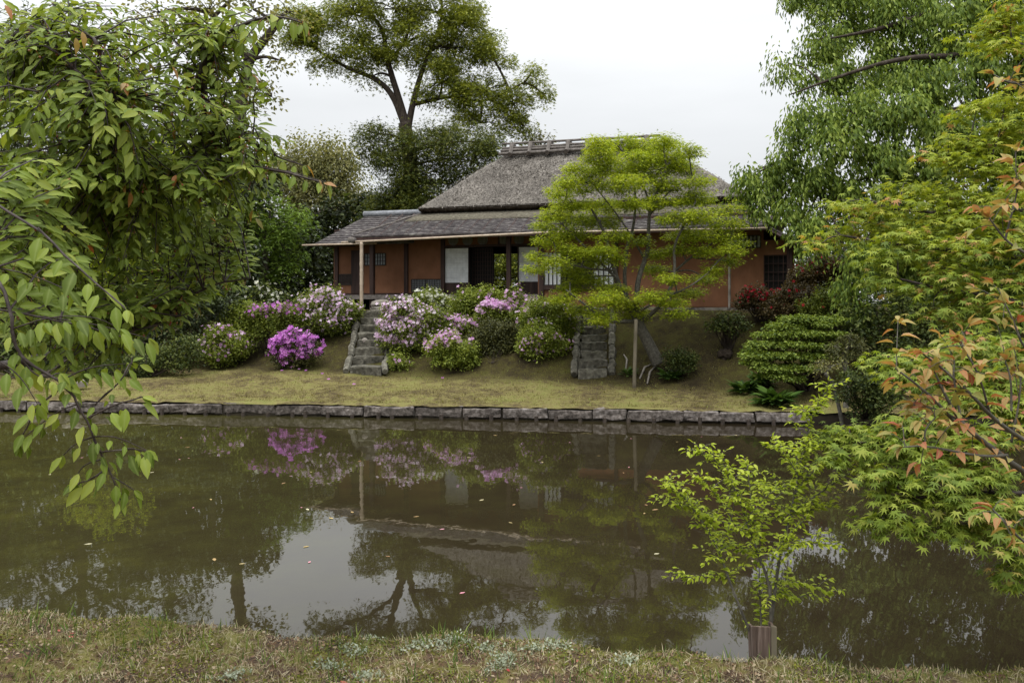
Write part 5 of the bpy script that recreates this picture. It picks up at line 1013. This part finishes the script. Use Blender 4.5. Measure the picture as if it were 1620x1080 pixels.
# ------------------------------------------------------------ bronze leaved cherry sprays at the right edge
def bronze():
    t = thing('young_cherry', 'young cherry with bronze orange leaves at the right edge in front of the maple', 'tree', V(2.9, 2.9, .8)); mb = MB(); fo = Foliage()
    tk = smooth_path([V(2.9, 2.9, .7), V(2.6, 2.8, 1.3), V(2.35, 2.75, 1.75), V(2.2, 2.8, 2.6), V(2.1, 2.9, 3.4)], 3); mb.tube(tk, np.linspace(.035, .015, len(tk)), 7)
    br = [([(1760, 830, 2.7), (1620, 747, 2.6), (1567, 707, 2.55), (1522, 671, 2.5), (1496, 627, 2.5), (1478, 587, 2.5)], .013), ([(1720, 745, 2.7), (1620, 698, 2.6), (1567, 658, 2.55), (1540, 627, 2.5), (1491, 582, 2.5), (1460, 560, 2.5)], .009), ([(1513, 671, 2.5), (1478, 631, 2.48), (1440, 600, 2.45), (1416, 582, 2.45)], .006), ([(1567, 658, 2.55), (1549, 591, 2.5), (1518, 542, 2.5)], .005), ([(1593, 720, 2.55), (1549, 722, 2.5), (1464, 704, 2.45), (1429, 707, 2.45)], .006), ([(1464, 704, 2.45), (1462, 680, 2.45), (1480, 660, 2.45)], .003), ([(1522, 671, 2.5), (1508, 600, 2.5), (1510, 570, 2.5)], .004),
        ([(1600, 650, 2.6), (1600, 600, 2.6), (1590, 570, 2.6)], .004), ([(1600, 700, 2.6), (1612, 640, 2.6), (1616, 590, 2.6)], .004), ([(1700, 900, 2.5), (1620, 860, 2.4), (1590, 825, 2.4), (1570, 805, 2.4)], .005), ([(1700, 440, 2.7), (1620, 400, 2.6), (1590, 380, 2.6), (1565, 345, 2.6)], .006), ([(1590, 380, 2.6), (1600, 340, 2.6), (1610, 300, 2.6)], .004), ([(1700, 160, 2.8), (1625, 135, 2.7), (1590, 130, 2.7), (1572, 118, 2.7)], .005), ([(1700, 600, 2.7), (1625, 565, 2.6), (1600, 500, 2.6), (1590, 480, 2.6)], .005), ([(1690, 330, 2.7), (1620, 290, 2.6), (1600, 285, 2.6)], .004), ([(1567, 707, 2.55), (1500, 650, 2.5), (1445, 640, 2.5)], .004)]
    for pts, ra in br:
        q = smooth_path([P(*p) for p in pts], 3); mb.tube(q, np.linspace(ra, .002, len(q)), 6); r = twig_leaves(q, .034, .06, -.05, 1.0, .3 if len(pts) > 4 else .12, 3, .015); fo.add(r)
        for _ in range(4):
            k = rng.integers(len(q) // 2, len(q)); e = q[k] + V(*rng.normal(0, .045, 3)) + V(0, 0, .03); mb.tube(bez(q[k], e, .01, 4), .0015, 3, cap=False); fo.add(twig_leaves(bez(q[k], e, .01, 4), .032, .052, -.02, .9, .3, 2, .01))
    mb.build('branches', M['grey_bark'], t, smooth=True); leaf_objects(T_CONC, *fo.arr(), L_['orange'], t, 300)
bronze()

# ------------------------------------------------------------ young lime green shrub in its wooden guard
def lime():
    b = P(1206, 1024, 3.72); b[2] = float(near_z(b[0], b[1])); t = thing('young_shrub', 'slender lime green young shrub growing at the near bank in front of the pond', 'shrub', b); mb = MB(); fo = Foliage(); y = 3.75
    st = [([(1220, 1026), (1220, 941), (1212, 907), (1190, 851), (1178, 813), (1160, 766), (1135, 728), (1105, 715)], .009, 0), ([(1220, 983), (1233, 877), (1252, 809), (1263, 753), (1271, 715), (1284, 655), (1310, 617)], .009, .05), ([(1198, 1026), (1182, 988), (1156, 924), (1135, 864), (1114, 830), (1084, 787), (1054, 766)], .008, -.05),
        ([(1252, 809), (1293, 783), (1327, 758), (1360, 741), (1400, 728)], .005, .1), ([(1150, 809), (1128, 775), (1105, 758)], .003, -.1), ([(1190, 851), (1188, 787), (1182, 735)], .004, .1), ([(1233, 890), (1258, 864), (1290, 858), (1318, 862)], .003, -.15), ([(1228, 925), (1263, 918), (1310, 937)], .003, .12), ([(1156, 915), (1122, 911), (1088, 915)], .003, 0), ([(1263, 753), (1240, 712), (1214, 703)], .003, -.1),
        ([(1284, 655), (1266, 660), (1300, 640)], .002, .05), ([(1205, 1015), (1203, 960), (1200, 880), (1206, 820)], .004, .15), ([(1245, 830), (1225, 795), (1210, 770)], .003, .1), ([(1190, 851), (1160, 830), (1128, 820)], .003, -.1), ([(1212, 907), (1240, 850), (1275, 820)], .003, -.1), ([(1182, 820), (1215, 780), (1250, 765)], .003, -.05), ([(1200, 880), (1170, 870), (1135, 860)], .003, .1), ([(1252, 809), (1280, 810), (1312, 795)], .003, .05), ([(1060, 795), (1052, 798), (1100, 800), (1130, 830)], .003, 0), ([(1271, 715), (1300, 705), (1320, 690)], .003, 0), ([(1220, 940), (1245, 940), (1262, 948)], .0025, .1), ([(1258, 780), (1290, 740), (1330, 712), (1372, 706)], .003, .1), ([(1140, 870), (1165, 800), (1150, 760)], .003, .05)]
    for pts, ra, dy in st:
        q = smooth_path([P(p[0], p[1], y + dy * min(1, .3 + i * .3)) for i, p in enumerate(pts)], 3); mb.tube(q, np.linspace(ra, .0016, len(q)), 6); s0 = .45 if ra > .006 else .08
        for rep in range(3): fo.add(twig_leaves(q, .016, .039, .05, 1.0, s0, 2, .004))
        for _ in range(int(len(q) * 1.3)):
            k = rng.integers(int(len(q) * s0), len(q)); e = q[k] + V(rng.normal(0, .05), rng.normal(0, .04), rng.uniform(0, .06)); tw = bez(q[k], e, .01, 4); mb.tube(tw, .0014, 3, cap=False); fo.add(twig_leaves(tw, .016, .036, .05, 1.0, .1, 2, .003))
    mb.build('stems', M['grey_bark'], t, smooth=True); leaf_objects(T_OV, *fo.arr(), L_['lime'], t, 300)
    g = thing('tree_guard', 'weathered brown wooden board guard round the foot of the lime green shrub', 'tree guard', b)
    z0 = b[2] - .03; zt_ = H - (987 - HY) / F * 3.68; X_ = lambda px: P(px, 1000, 3.68)[0]
    for (xa, xb, ya, dz, sl, mt) in ((1193, 1216, 3.652, 0, -5, 'guard'), (1216.6, 1225, 3.645, .004, 0, 'pole')):
        m_ = MB(); a0, a1, s_ = X_(xa), X_(xb), sl / F * 3.68; n_ = 6
        lo_ = [V(a0, ya, z0), V(a1, ya, z0), V(a1, ya + .014, z0), V(a0, ya + .014, z0)]; hi_ = [V(a0 + s_, ya, zt_ + dz), V(a1, ya, zt_ + dz - .003), V(a1, ya + .014, zt_ + dz - .003), V(a0 + s_, ya + .014, zt_ + dz)]
        m_.hull(lo_, hi_); m_.build('board', M[mt], g)
    m_ = MB(); m_.box((X_(1224), 3.70, (z0 + zt_) / 2 - .01), (.012, .08, zt_ - z0)); m_.build('board', M['guard'], g)
    m_ = MB(); m_.hull([V(X_(1194), 3.67, z0), V(X_(1194) + .012, 3.67, z0), V(X_(1194) + .012, 3.74, z0), V(X_(1194), 3.74, z0)], [V(X_(1189), 3.67, zt_ - .01), V(X_(1189) + .012, 3.67, zt_ - .01), V(X_(1189) + .012, 3.74, zt_ - .02), V(X_(1189), 3.74, zt_ - .02)]); m_.build('board', M['guard'], g)
lime()

# ------------------------------------------------------------ near bank grass and litter
GM = leaf_mat('bank_grass', [(0, (.07, .11, .022)), (.22, (.14, .165, .04)), (.42, (.23, .21, .08)), (.7, (.37, .31, .18)), (1, (.5, .44, .3))], .3, .7, .2, clump=.22, cscale=3)
GG = leaf_mat('bank_grass_green', [(0, (.05, .09, .018)), (.5, (.1, .15, .03)), (1, (.2, .24, .06))], .3, .7, .2, clump=.2, cscale=3)
MOSS = leaf_mat('bank_moss', [(0, (.06, .07, .01)), (.5, (.13, .14, .02)), (1, (.22, .22, .04))], .2, .9, .1)
LICH = leaf_mat('silver_weed', [(0, (.2, .23, .16)), (1, (.42, .45, .35))], .2, .9, .1)
T_BL = tpl([(-.04, 0, 0), (.04, 0, 0), (.03, .55, .05), (-.03, .55, .05), (0, 1, .22)], [(0, 1, 2), (0, 2, 3), (3, 2, 4)])
def scatter(n, x0, x1, t0, t1): 
    X = rng.uniform(x0, x1, n); tt = rng.uniform(t0, t1, n); Y = Ye(X) - tt; return X, Y, near_z(X, Y)
def blades(name, n, x0, x1, t0, t1, h0, h1, mat, lean=.6, thr=None, width=1., fr=3.):
    X, Y, Z = scatter(n, x0, x1, t0, t1); pos = np.stack([X, Y, Z - .003], -1)
    if thr is not None:
        nz = np.array([mnoise.noise(Vector((a * fr, b * fr, 0))) for a, b in zip(X, Y)]); pos = pos[nz > thr]
    m = len(pos); a = rng.random(m) * 6.283; l = rng.random(m) * lean; d = np.stack([np.cos(a) * l, np.sin(a) * l, np.ones(m)], -1); nr = np.stack([np.cos(a), np.sin(a), np.full(m, -.3)], -1) + rng.normal(0, .5, (m, 3))
    leaf_part(name, T_BL, pos, d, nr, rng.uniform(h0, h1, m), mat, None, kind='stuff')
blades('short_grass', 42000, -4, 4, -.06, 1.0, .012, .034, GM, 1.6, thr=-.42)
blades('green_grass', 16000, -4, 4, -.08, 1.0, .02, .05, GG, 1.2, thr=.0)
blades('edge_grass', 6000, -4, 4, -.1, .05, .02, .058, GG, 1.0)
blades('tall_grass', 5200, -4, 4, -.1, 1.0, .045, .095, GG, .9, thr=.1, fr=6)
blades('dry_grass', 34000, -4, 4, -.08, 1.0, .02, .05, leaf_mat('dry_straw', [(0, (.27, .22, .13)), (1, (.52, .46, .32))], .2, .8, .1), 3.5, thr=-.35, fr=2)
def mat_of(name, n, size, mat, x0, x1, thr, fr):
    X, Y, Z = scatter(n, x0, x1, -.03, 1.0); nz = np.array([mnoise.noise(Vector((a * fr + 7, b * fr, 3))) for a, b in zip(X, Y)]); k = nz > thr; pos = np.stack([X, Y, Z + rng.random(n) * .008], -1)[k]; m = len(pos)
    leaf_part(name, T_DIA, pos, rng.normal(0, 1, (m, 3)) * V(1, 1, .3) + V(0, 0, .3), V(0, 0, 1) + rng.normal(0, .5, (m, 3)), size * rng.uniform(.5, 1.2, m), mat, None, kind='stuff')
mat_of('moss_cover', 44000, .014, MOSS, -4, 2.5, -.02, 2.2)
mat_of('leaf_litter', 16000, .02, leaf_mat('litter', [(0, (.09, .05, .03)), (.6, (.2, .13, .08)), (1, (.4, .32, .22))], .1, .9, .1), -4, 4, -.3, 3)
for k, (px_, py_) in enumerate(((690, 1030), (720, 1024), (655, 1025), (770, 1033), (880, 1035), (845, 1042), (800, 1054), (990, 1046), (795, 1068), (590, 1000), (560, 1020), (580, 1066), (365, 1072), (520, 1045))):
    Yg = 1260 * 1.6 / (py_ - 480); c = V((px_ - CX) / F * Yg, Yg, 0); n = 130; q = c + rng.normal(0, 1, (n, 3)) * V(.035, .025, 0); q[:, 2] = near_z(q[:, 0], q[:, 1]) + rng.random(n) * .02
    o = leaf_part('silver_plant', T_DIA, q, rng.normal(0, 1, (n, 3)) + V(0, 0, .5), V(0, 0, 1) + rng.normal(0, .5, (n, 3)), rng.uniform(.01, .02, n), LICH, None, kind='stuff')
# far lawn tufts
N = 95000; X = rng.uniform(-13, 6.4, N); S = rng.random(N) ** 1.3 * 7 + .32; Y = Yw(X) + S; pos = np.stack([X, Y, ground_z(X, Y) - .005], -1); a = rng.random(N) * 6.283
leaf_part('lawn_grass', tpl([(-.1, 0, 0), (.1, 0, 0), (0, 1, .1)], [(0, 1, 2)]), pos, np.stack([np.cos(a) * .7, np.sin(a) * .7, np.ones(N)], -1), np.stack([np.cos(a), np.sin(a), a * 0], -1), np.where(rng.random(N) < .04, 2.2, 1) * rng.uniform(.02, .05, N) * np.where(S > 4.2, .75, 1), leaf_mat('lawn_blade', [(0, (.06, .045, .02)), (.35, (.13, .11, .035)), (.7, (.24, .215, .08)), (1, (.22, .26, .07))], .3, .9, .1, clump=.45, cscale=.8), None, kind='stuff')
# fallen petals and leaves
def litter_obj(name, label, group, cat, spots, mat, size, zf, t_=T_OV):
    me = None
    for px_, py_ in spots:
        if zf == 'water': Yg = F * H / (py_ - HY) ; z = .004
        else: Yg = F * 1.6 / (py_ - HY); z = None
        x = (px_ - CX) / F * Yg
        if me is None:
            me = bpy.data.meshes.new(name); me.from_pydata([(q[0], q[1], q[2] * .15) for q in t_[0]], [], [tuple(int(i) for i in q) for q in t_[1]]); me.materials.append(mat)
        o = bpy.data.objects.new(name, me); C.objects.link(o); s = size * random.uniform(.7, 1.3); o.scale = (s, s, s); o.rotation_euler = (0, 0, random.uniform(0, 6.28))
        o.location = (x, Yg, z if z is not None else float(near_z(x, Yg)) + .012); tag(o, label, cat, group)
W1 = [(r_[0], r_[1]) for r_ in rng.uniform((60, 680), (1250, 900), (46, 2))]
litter_obj('floating_leaf', 'small yellowish dead leaf floating on the pond', 'dead leaves floating on the pond', 'leaf', W1[:32], leaf_mat('floating', [(0, (.25, .13, .06)), (.5, (.4, .3, .12)), (1, (.5, .46, .3))], .1, .7), .07, 'water')
litter_obj('floating_petal', 'tiny pink petal floating on the pond', 'pink petals floating on the pond', 'petal', W1[32:] + [(727, 939), (770, 663), (900, 700)], leaf_mat('petal', [(0, (.55, .2, .25)), (1, (.7, .4, .45))], .1, .7), .05, 'water')
litter_obj('fallen_leaf', 'small red fallen leaf lying on the near grass', 'red leaves on the near bank', 'leaf', [(115, 1014), (118, 1005), (155, 972), (622, 996), (915, 1053), (802, 1076), (538, 1072), (92, 996)], leaf_mat('redleaf', [(0, (.3, .03, .03)), (1, (.4, .12, .08))], .2, .7), .03, 'bank')
pet = [(484, 588), (473, 586), (510, 593), (446, 588), (520, 602), (700, 600), (560, 610), (845, 573)]
for p in pet:
    g_ = G(*p); o = leaf_part('fallen_petal', T_FLOW, (g_ + V(0, 0, .03))[None], V(1, 0, 0)[None], V(0, -.3, 1)[None], np.array([.045]), L_['magenta'], None); tag(o, 'pink petal fallen on the mossy slope', 'petal', 'petals fallen on the slope')
